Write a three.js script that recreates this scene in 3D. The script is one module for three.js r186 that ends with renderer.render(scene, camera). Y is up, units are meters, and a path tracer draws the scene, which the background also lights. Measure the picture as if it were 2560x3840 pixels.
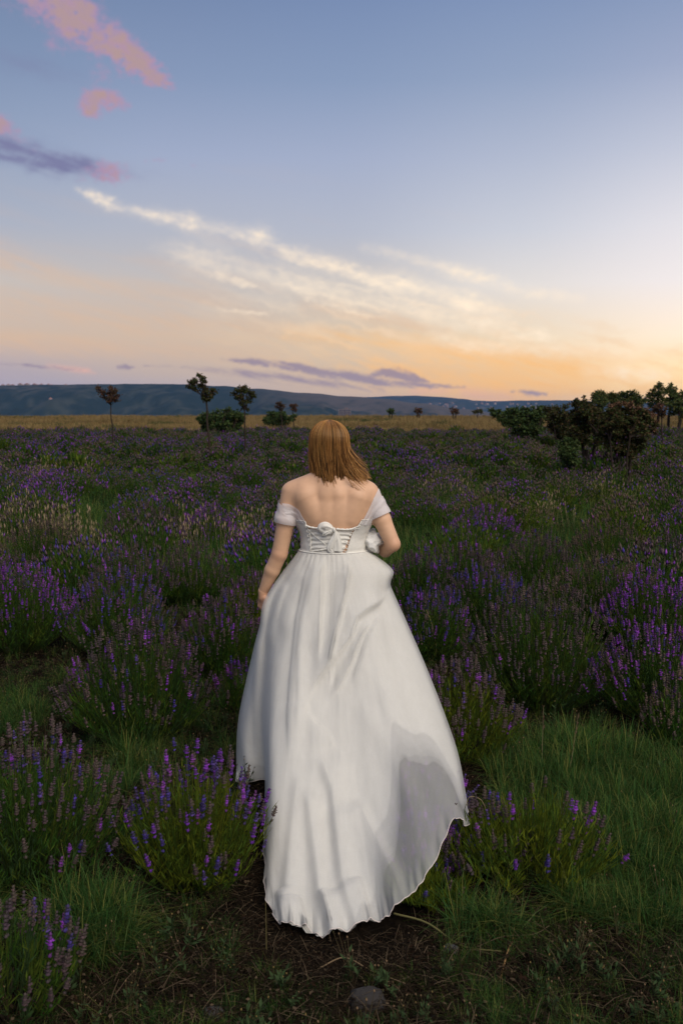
import * as THREE from 'three';
import { ImprovedNoise } from 'three/addons/math/ImprovedNoise.js';
import { mergeGeometries } from 'three/addons/utils/BufferGeometryUtils.js';

// ---------- camera, sky, sun, exposure ----------
const scene = new THREE.Scene();
const EYE = 1.7, FOV = 56, PITCH = THREE.MathUtils.degToRad(6.17);
const camera = new THREE.PerspectiveCamera(FOV, 682 / 1024, 0.05, 30000);
camera.position.set(0, EYE, 0);
camera.rotation.set(-PITCH, 0, 0);
camera.focus = 4.3;
camera.userData.fStop = 5.6;
scene.add(camera);

const renderer = new THREE.WebGLRenderer({ antialias: true });
renderer.toneMapping = THREE.LinearToneMapping;
renderer.toneMappingExposure = 1;
renderer.shadowMap.enabled = true;

// the afterglow: a wide, soft source high over the right shoulder of the viewer
const sun = new THREE.DirectionalLight(new THREE.Color(1, 0.91, 0.815), 3.7);
sun.position.set(3.0, 6.2, 4.8);
sun.target.position.set(0, 0, -5);
sun.position.add(sun.target.position);
sun.castShadow = true;
sun.shadow.radius = 110;
sun.shadow.mapSize.set(2048, 2048);
Object.assign(sun.shadow.camera, { left: -25, right: 25, top: 25, bottom: -25, near: 0.1, far: 80 });
scene.add(sun, sun.target);

const perlin = new ImprovedNoise();
const N3 = (x, y, z) => perlin.noise(x, y, z);
function fbm(x, y, z = 0, o = 4) { let s = 0, a = 0.5, f = 1; for (let i = 0; i < o; i++) { s += a * N3(x * f + i * 17.3, y * f - i * 9.1, z * f + i * 3.7); a *= 0.5; f *= 2.03; } return s; }
const clamp = (x, a = 0, b = 1) => Math.min(b, Math.max(a, x));
const mix3 = (a, b, t) => [lerp(a[0], b[0], t), lerp(a[1], b[1], t), lerp(a[2], b[2], t)];
const smooth = (a, b, x) => { const t = clamp((x - a) / (b - a)); return t * t * (3 - 2 * t); };
const lerp = (a, b, t) => a + (b - a) * t;
const lin = (c) => { c /= 255; return c <= 0.04045 ? c / 12.92 : ((c + 0.055) / 1.055) ** 2.4; };
function rng(seed) { let a = seed >>> 0; const r = () => { a = (a + 0x6d2b79f5) | 0; let t = Math.imul(a ^ (a >>> 15), 1 | a); t = (t + Math.imul(t ^ (t >>> 7), 61 | t)) ^ t; return ((t ^ (t >>> 14)) >>> 0) / 4294967296; }; r.in = (a, b) => a + (b - a) * r(); r.n = () => (r() + r() + r() + r() - 2) * 0.866 * 1.4; r.pick = (l) => l[Math.floor(r() * l.length)]; return r; }

// sky colours by angle from the afterglow (azimuth +24) and by elevation, as sRGB
const EL = [0, 2, 4, 7, 10, 14, 18, 22, 40, 90];
const DELTA = [4, 14, 24, 34, 44, 90, 180];
const SKY = [
  [[255, 205, 128], [255, 219, 162], [244, 222, 194], [222, 212, 210], [206, 202, 208], [172, 178, 198], [136, 150, 184], [108, 132, 173], [80, 106, 152], [66, 92, 140]],
  [[236, 182, 118], [230, 186, 132], [222, 200, 168], [206, 199, 194], [180, 184, 197], [153, 164, 190], [122, 143, 179], [102, 128, 172], [80, 106, 152], [66, 92, 140]],
  [[205, 172, 140], [200, 174, 148], [204, 182, 154], [184, 176, 170], [160, 166, 184], [140, 154, 186], [112, 136, 175], [95, 122, 167], [78, 105, 150], [66, 92, 140]],
  [[160, 152, 168], [184, 164, 152], [192, 170, 150], [178, 170, 166], [158, 163, 179], [136, 151, 184], [110, 133, 172], [93, 119, 162], [78, 105, 150], [66, 92, 140]],
  [[146, 148, 178], [166, 154, 162], [190, 168, 150], [180, 171, 165], [150, 158, 177], [126, 145, 177], [105, 129, 167], [90, 116, 157], [77, 104, 148], [66, 92, 140]],
  [[132, 136, 162], [152, 146, 162], [165, 152, 158], [156, 154, 170], [136, 148, 177], [118, 139, 174], [105, 129, 170], [96, 123, 165], [77, 104, 150], [66, 92, 140]],
  [[125, 128, 156], [142, 138, 160], [160, 148, 164], [158, 152, 172], [144, 150, 178], [126, 142, 176], [112, 134, 173], [100, 126, 168], [79, 105, 151], [66, 92, 140]],
].map((r) => r.map((c, i) => { const q = c.map(lin), g = (q[0] + q[1] + q[2]) / 3; return q.map((v) => lerp(v, g, lerp(0.06, 0.27, smooth(2, 9, EL[i]))) * lerp(1.2, 1.31, smooth(0, 7, EL[i]))); }));
function skyBase(az, el, out) {
  let d = Math.abs(az - 24); if (d > 180) d = 360 - d;
  el = Math.max(0, el);
  let i = 0; while (i < DELTA.length - 2 && d > DELTA[i + 1]) i++;
  let j = 0; while (j < EL.length - 2 && el > EL[j + 1]) j++;
  const s = clamp((d - DELTA[i]) / (DELTA[i + 1] - DELTA[i])), t = clamp((el - EL[j]) / (EL[j + 1] - EL[j]));
  const st = s * s * (3 - 2 * s) * 0.4 + s * 0.6;
  for (let c = 0; c < 3; c++) out[c] = lerp(lerp(SKY[i][j][c], SKY[i][j + 1][c], t), lerp(SKY[i + 1][j][c], SKY[i + 1][j + 1][c], t), st);
}
// clouds in degrees of azimuth and elevation
const PEACH = [248, 218, 184].map(lin), CORE = [172, 145, 142].map(lin), HALO = [172, 138, 168].map(lin), CREAM = [246, 226, 200].map(lin), GREYC = [118, 120, 154].map(lin), PURPLE = [138, 124, 142].map(lin), TAN = [212, 174, 140].map(lin), GOLD = [238, 182, 112].map(lin), ROSE = [226, 168, 148].map(lin);
for (const [c, k] of [[CORE, 1.12], [HALO, 1.12], [CREAM, 1.22], [GREYC, 1.15], [PURPLE, 1.2], [TAN, 1.18], [GOLD, 1.22], [ROSE, 1.2]]) for (let i = 0; i < 3; i++) c[i] *= k;
const BLOBS = [ // az, el, half width, half height, tilt (degrees), strength
  [-15.9, 20.9, 2.1, 0.85, -8, 1.1], [-14.8, 20.1, 0.5, 0.75, 0, 1], [-14.3, 20.5, 0.5, 0.6, 0, 0.8], [-14.0, 19.85, 0.55, 0.12, 20, 0.45],
  [-13.75, 19.3, 0.42, 0.5, -20, 0.75], [-12.75, 19.45, 0.62, 0.5, -20, 1], [-12.1, 18.95, 0.7, 0.65, -35, 1.05], [-11.4, 18.5, 0.85, 0.62, -32, 1.1], [-10.65, 18.0, 0.8, 0.42, -28, 1.05], [-9.9, 17.62, 0.6, 0.22, -26, 0.95],
  [-14.05, 16.3, 0.62, 0.6, 0, 1.05], [-12.7, 16.6, 0.85, 0.42, -12, 0.72], [-13.3, 16.7, 0.6, 0.3, 0, 0.5],
  [-15.8, 19.0, 0.7, 0.5, 0, 0.42], [-13.7, 18.1, 0.4, 0.7, 0, 0.38], [-12.9, 20.0, 0.4, 0.35, -30, 0.42], [-13.2, 17.6, 0.5, 0.7, -30, 0.26],
  [-10.6, 13.6, 0.42, 0.1, 6, 0.5], [-10.0, 13.72, 0.25, 0.08, 12, 0.4], [-8.35, 13.4, 0.28, 0.1, 5, 0.42],
  [-19.2, 15.1, 0.7, 0.55, -30, 0.75], [-18.0, 14.5, 1.0, 0.3, -32, 0.5], [-21.5, 16.2, 1.8, 0.6, -25, 0.9],
  [-12.95, 12.92, 0.85, 0.5, 0, 1.0], [-14.1, 12.85, 0.9, 0.28, 18, 0.45],
  [-22, 20, 1.6, 0.8, 5, 0.8], [-24, 17.8, 2.2, 0.7, -10, 0.9], [-27, 15, 2.4, 0.6, -12, 0.7], [-26, 23, 3, 1.2, 8, 1],
];
const GREYS = [[-18.5, 13.75, 2.6, 0.5, -8, 1], [-15.6, 13.05, 2.2, 0.34, -4, 1.0], [-16.6, 13.5, 3.4, 0.28, -6, 0.6], [-17.5, 18.0, 2.6, 0.4, -9, 0.4], [-23, 14.6, 4, 0.5, -6, 0.9]];
const CREAMS = [ // polylines: [az, el, half width, strength]
  [[-14.9, 11.9, 0.14, 0.15], [-14.1, 11.66, 0.2, 0.85], [-13.2, 11.3, 0.24, 0.8], [-12.3, 11.0, 0.2, 0.35], [-11.05, 10.82, 0.26, 0.55], [-9.6, 10.62, 0.28, 0.55], [-8.7, 10.45, 0.36, 0.95], [-8.1, 10.35, 0.26, 0.4], [-7.1, 10.15, 0.3, 0.35], [-5.8, 9.9, 0.32, 0.4], [-4.7, 9.72, 0.42, 0.85], [-4.0, 9.5, 0.3, 0.4]],
  [[-3.9, 9.3, 0.16, 0.4], [-3.3, 8.98, 0.26, 0.55], [-2.2, 8.62, 0.36, 0.7], [-0.8, 8.22, 0.36, 0.8], [0.6, 7.86, 0.34, 0.95], [1.6, 7.6, 0.3, 0.5], [2.8, 7.3, 0.5, 0.75], [3.9, 7.15, 0.46, 0.8], [4.8, 6.8, 0.4, 0.5], [6.2, 6.3, 0.5, 0.5], [7.4, 6.0, 0.55, 0.95], [8.3, 5.7, 0.4, 0.6], [9.3, 5.2, 0.36, 0.4]],
  [[1.3, 9.2, 0.2, 0.18], [2.8, 8.85, 0.22, 0.3], [5.0, 8.3, 0.26, 0.4], [6.6, 7.8, 0.32, 0.7], [8.1, 7.4, 0.36, 0.75], [9.2, 7.1, 0.28, 0.55], [10.3, 6.6, 0.24, 0.25], [11.0, 6.5, 0.26, 0.55], [12.4, 6.3, 0.24, 0.5], [13.8, 6.1, 0.2, 0.2]],
  [[-10.5, 9.05, 0.3, 0.12], [-8.6, 8.6, 0.7, 0.4], [-6.8, 8.2, 0.6, 0.34], [-4.5, 7.7, 0.4, 0.2]],
  [[-9.2, 8.2, 0.3, 0.2], [-7.5, 7.72, 0.22, 0.5], [-6.2, 7.35, 0.16, 0.6], [-5.0, 7.02, 0.12, 0.4]],
  [[-3.4, 7.5, 0.4, 0.35], [-1.5, 7.0, 0.45, 0.55], [0.5, 6.4, 0.5, 0.55], [2.8, 6.0, 0.5, 0.5], [4.5, 5.55, 0.55, 0.5], [6.8, 5.0, 0.45, 0.55], [8.6, 4.75, 0.4, 0.6], [10.0, 4.5, 0.35, 0.5]],
  [[9.6, 4.05, 0.3, 0.4], [11.4, 4.15, 0.32, 0.9], [12.2, 3.9, 0.25, 0.4]],
  [[5.2, 4.25, 0.3, 0.3], [6.2, 4.0, 0.3, 0.5], [7.2, 3.6, 0.3, 0.55], [10.5, 3.4, 0.35, 0.4], [14.5, 3.3, 0.3, 0.35], [16.5, 2.9, 0.3, 0.3]],
  [[14.2, 2.1, 0.3, 0.3], [16.2, 1.9, 0.35, 0.7], [18.5, 1.9, 0.3, 0.5]],
  [[-7.2, 5.75, 0.1, 0.3], [-6.2, 5.6, 0.09, 0.45], [-5.0, 5.45, 0.09, 0.5], [-4.2, 5.4, 0.07, 0.3]],
  [[-2.0, 6.35, 0.12, 0.4], [0.3, 5.65, 0.12, 0.5], [1.6, 5.3, 0.1, 0.3]],
];
const TANS = [[[-21, 8.7, 0.9, 0.5], [-17, 7.5, 0.6, 0.45], [-14.5, 6.95, 0.45, 0.4], [-10, 6.1, 0.4, 0.35], [-7, 5.9, 0.3, 0.1]], [[-21, 6.1, 0.7, 0.4], [-12, 4.9, 0.7, 0.5], [-4.7, 4.3, 0.6, 0.4], [0, 4.0, 0.5, 0.3]], [[-24, 3.9, 0.6, 0.5], [-14, 3.4, 0.5, 0.45], [-4, 3.3, 0.5, 0.3]], [[-2, 5.9, 0.4, 0.3], [3.0, 5.1, 0.35, 0.6], [6, 4.4, 0.25, 0.5]]];
const GOLDS = [[[-3, 4.3, 0.35, 0.3], [2, 3.9, 0.5, 0.55], [7, 3.2, 0.6, 0.85], [11, 2.6, 0.6, 0.9], [15, 1.9, 0.5, 0.8]], [[2, 2.4, 0.5, 0.5], [7, 1.6, 0.6, 0.7], [12, 0.9, 0.6, 0.8]]];
const PURPLES = [[[-7.1, 2.82, 0.05, 0.5], [-5.6, 2.72, 0.13, 0.9], [-4.0, 2.58, 0.17, 0.9], [-2.6, 2.35, 0.2, 0.8], [-1.2, 2.05, 0.22, 0.8], [0.4, 1.85, 0.25, 0.85], [2.2, 1.5, 0.2, 0.8], [4.2, 1.35, 0.16, 0.85], [6.0, 1.25, 0.1, 0.8], [7.3, 1.18, 0.05, 0.4]], [[1.8, 2.0, 0.12, 0.6], [2.9, 2.05, 0.26, 0.9], [4.1, 1.75, 0.26, 0.9], [5.0, 1.5, 0.12, 0.6]], [[-9.2, 2.4, 0.1, 0.35], [-6.5, 2.1, 0.2, 0.5], [-3.7, 1.75, 0.28, 0.55], [-1.0, 1.4, 0.25, 0.5], [2.5, 1.05, 0.2, 0.4]], [[10.0, 0.98, 0.06, 0.5], [10.9, 0.88, 0.14, 0.85], [11.9, 0.78, 0.06, 0.5]], [[-13.0, 2.38, 0.08, 0.6], [-12.5, 2.32, 0.13, 0.7], [-12.1, 2.28, 0.05, 0.5]], [[-20, 2.5, 0.08, 0.5], [-17, 2.3, 0.07, 0.5], [-15, 2.15, 0.04, 0.3]], [[-11.4, 2.45, 0.06, 0.4], [-10.2, 2.38, 0.08, 0.4], [-9.5, 2.33, 0.05, 0.2]]];
const ROSES = [[[-16.8, 2.35, 0.1, 0.3], [-15.4, 2.2, 0.14, 0.6], [-14.7, 2.12, 0.12, 0.8], [-14.2, 2.0, 0.06, 0.3]], [[7.2, 0.9, 0.25, 0.5], [9.5, 0.6, 0.3, 0.5]], [[4.2, 0.95, 0.15, 0.5], [6.2, 1.0, 0.12, 0.5]]];
function blobField(list, x, y) {
  let s = 0;
  for (const [a, e, w, h, tilt, k] of list) {
    const dx = x - a, dy = y - e;
    if (Math.abs(dx) > 3 * (w + h) || Math.abs(dy) > 3 * (w + h)) continue;
    const c = Math.cos(tilt * 0.01745), n = Math.sin(tilt * 0.01745), u = (dx * c + dy * n) / w, v = (-dx * n + dy * c) / h;
    s += k * Math.exp(-(u * u + v * v) * 0.75);
  }
  return s;
}
function strokeField(lines, x, y, soft = 1) {
  let best = 0;
  for (const l of lines) for (let i = 0; i + 1 < l.length; i++) {
    const [ax, ay, aw, ak] = l[i], [bx, by, bw, bk] = l[i + 1], dx = bx - ax, dy = by - ay;
    let t = ((x - ax) * dx + (y - ay) * dy) / (dx * dx + dy * dy);
    const tc = clamp(t), px = ax + dx * tc, py = ay + dy * tc, w = lerp(aw, bw, tc) * soft;
    const d2 = ((x - px) ** 2 * (t < 0 || t > 1 ? 1 : 1) + (y - py) ** 2) / (w * w);
    if (d2 < 9) best = Math.max(best, lerp(ak, bk, tc) * Math.exp(-d2));
  }
  return best;
}
{
  const W = 4096, H = 2048, data = new Float32Array(W * H * 4), c = [0, 0, 0];
  const mix = (to, k) => { for (let i = 0; i < 3; i++) c[i] += (to[i] - c[i]) * k; };
  for (let row = 0; row < H; row++) {
    const el = ((row + 0.5) / H - 0.5) * 180;
    for (let col = 0; col < W; col++) {
      const round = ((col + 0.5) / W - 0.5) * 360; let az = round + 90; if (az > 180) az -= 360;   // azimuth from -z, to the right
      const o = (row * W + col) * 4;
      if (el < -3) { c[0] = 0.03; c[1] = 0.03; c[2] = 0.03; }
      else {
        skyBase(az, el, c);
        if (el < 26 && el > -1) {
          // long thin streaks all round, sloping gently
          const sx = Math.cos(round * 0.01745) * 9, sz = Math.sin(round * 0.01745) * 9, tilt = Math.abs(az) < 70 ? -0.2 * az * Math.cos(az * 0.0224) : 0;
          const st = fbm(sx * 0.45, (el - tilt) * 0.55, sz * 0.45, 4);
          const band = smooth(16, 6, el) * 0.55 * smooth(8, 34, Math.min(Math.abs(az - 24), 360 - Math.abs(az - 24)));
          mix(TAN, clamp(smooth(0.02, 0.4, st) * band * 0.4));
        }
        if (az > -34 && az < 30 && el > -1 && el < 26) {
          const wx = fbm(az * 1.1, el * 1.6, 3.1, 4), wy = fbm(az * 1.1, el * 1.6, 8.7, 4), fx = fbm(az * 3.4, el * 4.6, 1.7, 4), fy = fbm(az * 3.4, el * 4.6, 5.3, 3);
          const streak = fbm((az + el * 0.6) * 0.55, (el + az * 0.26) * 3.4, 2.2, 5);
          // low bands
          const X = az + 0.5 * wx, Y = el + 0.35 * wy;
          mix(TAN, clamp(strokeField(TANS, X, Y, 1.25) * (0.75 + 1.3 * streak) * 0.8));
          mix(GOLD, clamp(strokeField(GOLDS, X, Y, 1.3) * (0.8 + 1.1 * streak) * 0.85));
          // a thin veil fanning out below the main streak
          const q = el + 0.25 * az + 0.5 * wx, veil = smooth(8.9, 7.7, q) * smooth(0.6, 3.2, q) * smooth(-12, 3, az) * smooth(32, 15, az), vn = fbm(az * 0.3 + q * 0.25, q * 1.7 + 0.4 * wy, 11, 5);
          const vc = el > 4.6 ? mix3(PEACH, CREAM, smooth(4.6, 7, el)) : mix3(GOLD, PEACH, smooth(2, 4.6, el));
          mix(vc, clamp((0.22 + 1.7 * vn) * veil * 0.7));
          // cream streaks with lumpy tops
          const k = strokeField(CREAMS, az + 0.45 * fx + 0.3 * wx, el + 0.2 * fy + 0.16 * wy, 1.2) * (0.95 + 1.1 * fbm(az * 1.7, el * 3.0, 9.4, 4) + 0.6 * streak);
          mix(CREAM, clamp(k * 0.72));
          mix(ROSE, clamp(strokeField(ROSES, az + 0.3 * fx, el + 0.1 * fy, 1.3) * (0.8 + streak) * 0.8));
          mix(PURPLE, clamp(smooth(0.12, 0.75, strokeField(PURPLES, az + 0.45 * fx, el + 0.13 * fy, 1.35) * (1 + 1.4 * streak)) * 0.85));
          // grey-lavender and pink clouds high on the left
          const g = blobField(GREYS, az + 0.8 * wx, el + 0.5 * wy) * (0.9 + 1.2 * streak); mix(GREYC, clamp(g * 0.62));
          const b = blobField(BLOBS, az + 0.55 * wx + 0.42 * fx, el + 0.42 * wy + 0.36 * fy) * (1 + 1.5 * fbm(az * 1.5, el * 2.1, 6.6, 5) + 0.5 * fy) - 0.14;
          mix(HALO, smooth(0.0, 0.75, b + 0.2 * fbm(az * 2.6, el * 3.8, 14.1, 4)) * 0.7); mix(mix3(CORE, HALO, smooth(-0.05, 0.3, fbm(az * 1.3, el * 1.9, 12.2, 4)) * 0.55), smooth(0.4, 1.2, b + 0.3 * fx) * (0.78 + 0.5 * fbm(az * 0.9, el * 1.4, 15.5, 3)));
        }
      }
      data[o] = c[0]; data[o + 1] = c[1]; data[o + 2] = c[2]; data[o + 3] = 1;
    }
  }
  const sky = new THREE.DataTexture(data, W, H, THREE.RGBAFormat, THREE.FloatType);
  sky.mapping = THREE.EquirectangularReflectionMapping;
  sky.magFilter = sky.minFilter = THREE.LinearFilter;
  sky.needsUpdate = true;
  scene.background = sky;
  scene.environment = sky;
}
scene.fog = new THREE.FogExp2(new THREE.Color(0.26, 0.5, 1.0), 0.000045);

// ---------- helpers ----------
const V = (x, y, z) => new THREE.Vector3(x, y, z);
const used = {};
function numbered(n) { const k = used[n] ?? 0; used[n] = k + 1; return k ? `${n}_${String(k).padStart(3, '0')}` : n; }
function tag(o, label, category, group, kind) { if (label) o.userData.label = label; if (category) o.userData.category = category; if (group) o.userData.group = group; if (kind) o.userData.kind = kind; return o; }
function base(name, pos = [0, 0, 0], turn = 0) { const o = new THREE.Group(); o.name = numbered(name); o.position.set(...pos); o.rotation.y = turn; scene.add(o); return o; }
function mesh(name, geo, mat, parent = scene, kind) { const m = new THREE.Mesh(geo, mat); m.name = parent === scene ? numbered(name) : name; m.castShadow = m.receiveShadow = true; if (kind) m.userData.kind = kind; parent.add(m); return m; }
function copy(o, label, group) { const c = o.clone(); c.name = numbered(o.name.replace(/_\d{3}$/, '')); c.userData = { ...o.userData }; if (label) c.userData.label = label; if (group) c.userData.group = group; scene.add(c); return c; }
// authoring grid of the photograph (1568 wide): a pixel and a depth along the view become a point in the field
const PX = 2211.7, CP = Math.cos(PITCH), SP = Math.sin(PITCH);
function ray(px, py) { const X = (px - 784) / PX, Y = (1176 - py) / PX; return V(X, Y * CP - SP, -CP - Y * SP); }
function at(px, py, d) { const r = ray(px, py); return V(r.x, r.y, r.z).multiplyScalar(-d / r.z).add(V(0, EYE, 0)); }
function ground(px, py) { const r = ray(px, py); return r.multiplyScalar(-EYE / r.y).add(V(0, EYE, 0)); }
// geometry gatherer with vertex colours
class GB {
  constructor() { this.p = []; this.c = []; this.i = []; this.n = 0; }
  v(x, y, z, col) { this.p.push(x, y, z); this.c.push(col[0], col[1], col[2]); return this.n++; }
  t(a, b, c) { this.i.push(a, b, c); }
  q(a, b, c, d) { this.i.push(a, b, c, a, c, d); }
  tube(pts, radii, sides, col, colEnd, cap = false) { // pts Vector3[]; radii per point
    const m = pts.length; let prev = [];
    const T = V(), U = V(), W = V();
    for (let k = 0; k < m; k++) {
      T.subVectors(pts[Math.min(m - 1, k + 1)], pts[Math.max(0, k - 1)]).normalize();
      if (k === 0) { U.set(Math.abs(T.y) > 0.9 ? 1 : 0, Math.abs(T.y) > 0.9 ? 0 : 1, 0); }
      U.addScaledVector(T, -U.dot(T)).normalize(); W.crossVectors(T, U);
      const f = k / (m - 1), cc = colEnd ? [lerp(col[0], colEnd[0], f), lerp(col[1], colEnd[1], f), lerp(col[2], colEnd[2], f)] : col, ring = [];
      for (let s = 0; s < sides; s++) { const a = (s / sides) * Math.PI * 2, x = Math.cos(a) * radii[k], y = Math.sin(a) * radii[k]; ring.push(this.v(pts[k].x + U.x * x + W.x * y, pts[k].y + U.y * x + W.y * y, pts[k].z + U.z * x + W.z * y, cc)); }
      if (k) for (let s = 0; s < sides; s++) { const s2 = (s + 1) % sides; this.q(prev[s], prev[s2], ring[s2], ring[s]); }
      if (cap && (k === 0 || k === m - 1)) for (let s = 1; s + 1 < sides; s++) k ? this.t(ring[0], ring[s], ring[s + 1]) : this.t(ring[0], ring[s + 1], ring[s]);
      prev = ring;
    }
  }
  blade(pts, widths, side, col, colEnd) { // flat ribbon along pts, side = Vector3
    let a, b;
    for (let k = 0; k < pts.length; k++) {
      const f = k / (pts.length - 1), cc = colEnd ? [lerp(col[0], colEnd[0], f), lerp(col[1], colEnd[1], f), lerp(col[2], colEnd[2], f)] : col, w = widths[k] / 2, p = pts[k];
      const x = this.v(p.x - side.x * w, p.y - side.y * w, p.z - side.z * w, cc), y = this.v(p.x + side.x * w, p.y + side.y * w, p.z + side.z * w, cc);
      if (k) this.q(a, b, y, x); a = x; b = y;
    }
  }
  leaf(p, dir, up, l, w, col) { // diamond leaf
    const s = V().crossVectors(dir, up).normalize();
    const a = this.v(p.x, p.y, p.z, col), m = 0.5;
    const b = this.v(p.x + dir.x * l * m + s.x * w, p.y + dir.y * l * m + s.y * w, p.z + dir.z * l * m + s.z * w, col), c = this.v(p.x + dir.x * l, p.y + dir.y * l, p.z + dir.z * l, col), d = this.v(p.x + dir.x * l * m - s.x * w, p.y + dir.y * l * m - s.y * w, p.z + dir.z * l * m - s.z * w, col);
    this.q(a, b, c, d);
  }
  lump(p, axis, len, rad, sides, col, squash = 1) { // small bicone
    const U = V(Math.abs(axis.y) > 0.9 ? 1 : 0, Math.abs(axis.y) > 0.9 ? 0 : 1, 0); U.addScaledVector(axis, -U.dot(axis)).normalize(); const W = V().crossVectors(axis, U);
    const a = this.v(p.x - axis.x * len / 2, p.y - axis.y * len / 2, p.z - axis.z * len / 2, col), b = this.v(p.x + axis.x * len / 2, p.y + axis.y * len / 2, p.z + axis.z * len / 2, col), r = [];
    for (let s = 0; s < sides; s++) { const t = (s / sides) * Math.PI * 2, x = Math.cos(t) * rad, y = Math.sin(t) * rad * squash; r.push(this.v(p.x + U.x * x + W.x * y, p.y + U.y * x + W.y * y, p.z + U.z * x + W.z * y, col)); }
    for (let s = 0; s < sides; s++) { const t = (s + 1) % sides; this.t(a, r[t], r[s]); this.t(b, r[s], r[t]); }
  }
  build(flat = false) {
    const g = new THREE.BufferGeometry();
    g.setAttribute('position', new THREE.Float32BufferAttribute(this.p, 3)); g.setAttribute('color', new THREE.Float32BufferAttribute(this.c, 3)); g.setIndex(this.i);
    g.computeVertexNormals();
    return g;
  }
}
const leafMat = (t = 0.3, r = 0.75) => new THREE.MeshPhysicalMaterial({ color: 0xffffff, vertexColors: true, roughness: r, transmission: t, thickness: 0, side: THREE.DoubleSide, specularIntensity: 0.04 });
const M = {
  leaf: leafMat(0.3, 0.95), grass: leafMat(0.25, 0.9), flower: leafMat(0.2, 0.95), dry: leafMat(0.15, 0.95),
  bark: new THREE.MeshPhysicalMaterial({ color: 0xffffff, vertexColors: true, roughness: 0.95, specularIntensity: 0.1 }),
};
// ---------- ground, valley, hills ----------
function groundH(x, z) { const r = Math.hypot(x, z); return r > 300 ? 0 : (0.05 * fbm(x * 0.7, z * 0.7, 0.3, 4) + (r > 12 ? 0.12 * smooth(12, 40, r) * fbm(x * 0.05, z * 0.05, 2.2, 3) : 0)) * (1 - smooth(150, 180, r)); }
{
  const W = 1024, d = new Uint8Array(W * W * 4), b = new Uint8Array(W * W * 4), tile = (x, y, s, z) => { const u = x / W, v = y / W, a = u * 6.28318, c = v * 6.28318; return fbm(Math.cos(a) * s + Math.cos(c) * s * 0.31, Math.sin(a) * s + 7.7, Math.sin(c) * s + z, 5); };
  for (let y = 0; y < W; y++) for (let x = 0; x < W; x++) {
    const n = tile(x, y, 3.1, 0.5), m = tile(x, y, 11, 4.5), o = (y * W + x) * 4, g = smooth(-0.1, 0.35, n), k = 0.72 + 0.75 * (m + 0.4 * n);
    const c = [lerp(0.85, 1.0, g) * k, lerp(0.8, 0.92, g) * k, lerp(0.72, 0.78, g) * k];
    for (let i = 0; i < 3; i++) d[o + i] = clamp(c[i]) * 255; d[o + 3] = 255;
    b[o] = b[o + 1] = b[o + 2] = clamp(0.5 + 0.7 * m) * 255; b[o + 3] = 255;
  }
  const mk = (a) => { const t = new THREE.DataTexture(a, W, W); t.wrapS = t.wrapT = THREE.RepeatWrapping; t.magFilter = THREE.LinearFilter; t.needsUpdate = true; return t; };
  const map = mk(d), bump = mk(b);
  const gb = new GB(), uv = [], NA = 260, radii = [0]; for (let r = 0.3; r < 8200; r *= r < 6 ? 1.045 : 1.06) radii.push(r);
  const soil = [0.0095, 0.0072, 0.005], straw = [0.27, 0.19, 0.08], valley = [0.03, 0.038, 0.02];
  for (let i = 0; i < radii.length; i++) for (let j = 0; j <= NA; j++) {
    const a = (j / NA) * Math.PI * 2, r = radii[i], x = Math.sin(a) * r, z = -Math.cos(a) * r;
    let y = groundH(x, z); const edge = 182 + 10 * fbm(a * 3, 1.2, 5, 3);
    if (r > edge) y = -60 * smooth(edge, 1500, r) - 6 * smooth(edge, edge + 60, r);
    const k = smooth(60, 65, r + 4 * fbm(x * 0.1, z * 0.1, 4, 3)), v = smooth(195, 260, r), p = 0.8 + 0.8 * fbm(x * 0.02, z * 0.08, 9, 4);
    gb.v(x, y, z, [0, 1, 2].map((c) => lerp(lerp(soil[c], straw[c] * p, k), valley[c], v))); uv.push(x / 2.3, z / 2.3);
  }
  for (let i = 0; i + 1 < radii.length; i++) for (let j = 0; j < NA; j++) { const a = i * (NA + 1) + j; gb.q(a, a + 1, a + NA + 2, a + NA + 1); }
  const g = gb.build(); g.setAttribute('uv', new THREE.Float32BufferAttribute(uv, 2));
  mesh('ground', g, new THREE.MeshPhysicalMaterial({ map, bumpMap: bump, bumpScale: 0.03, vertexColors: true, roughness: 1, specularIntensity: 0.05 }), scene, 'structure');
}
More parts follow.
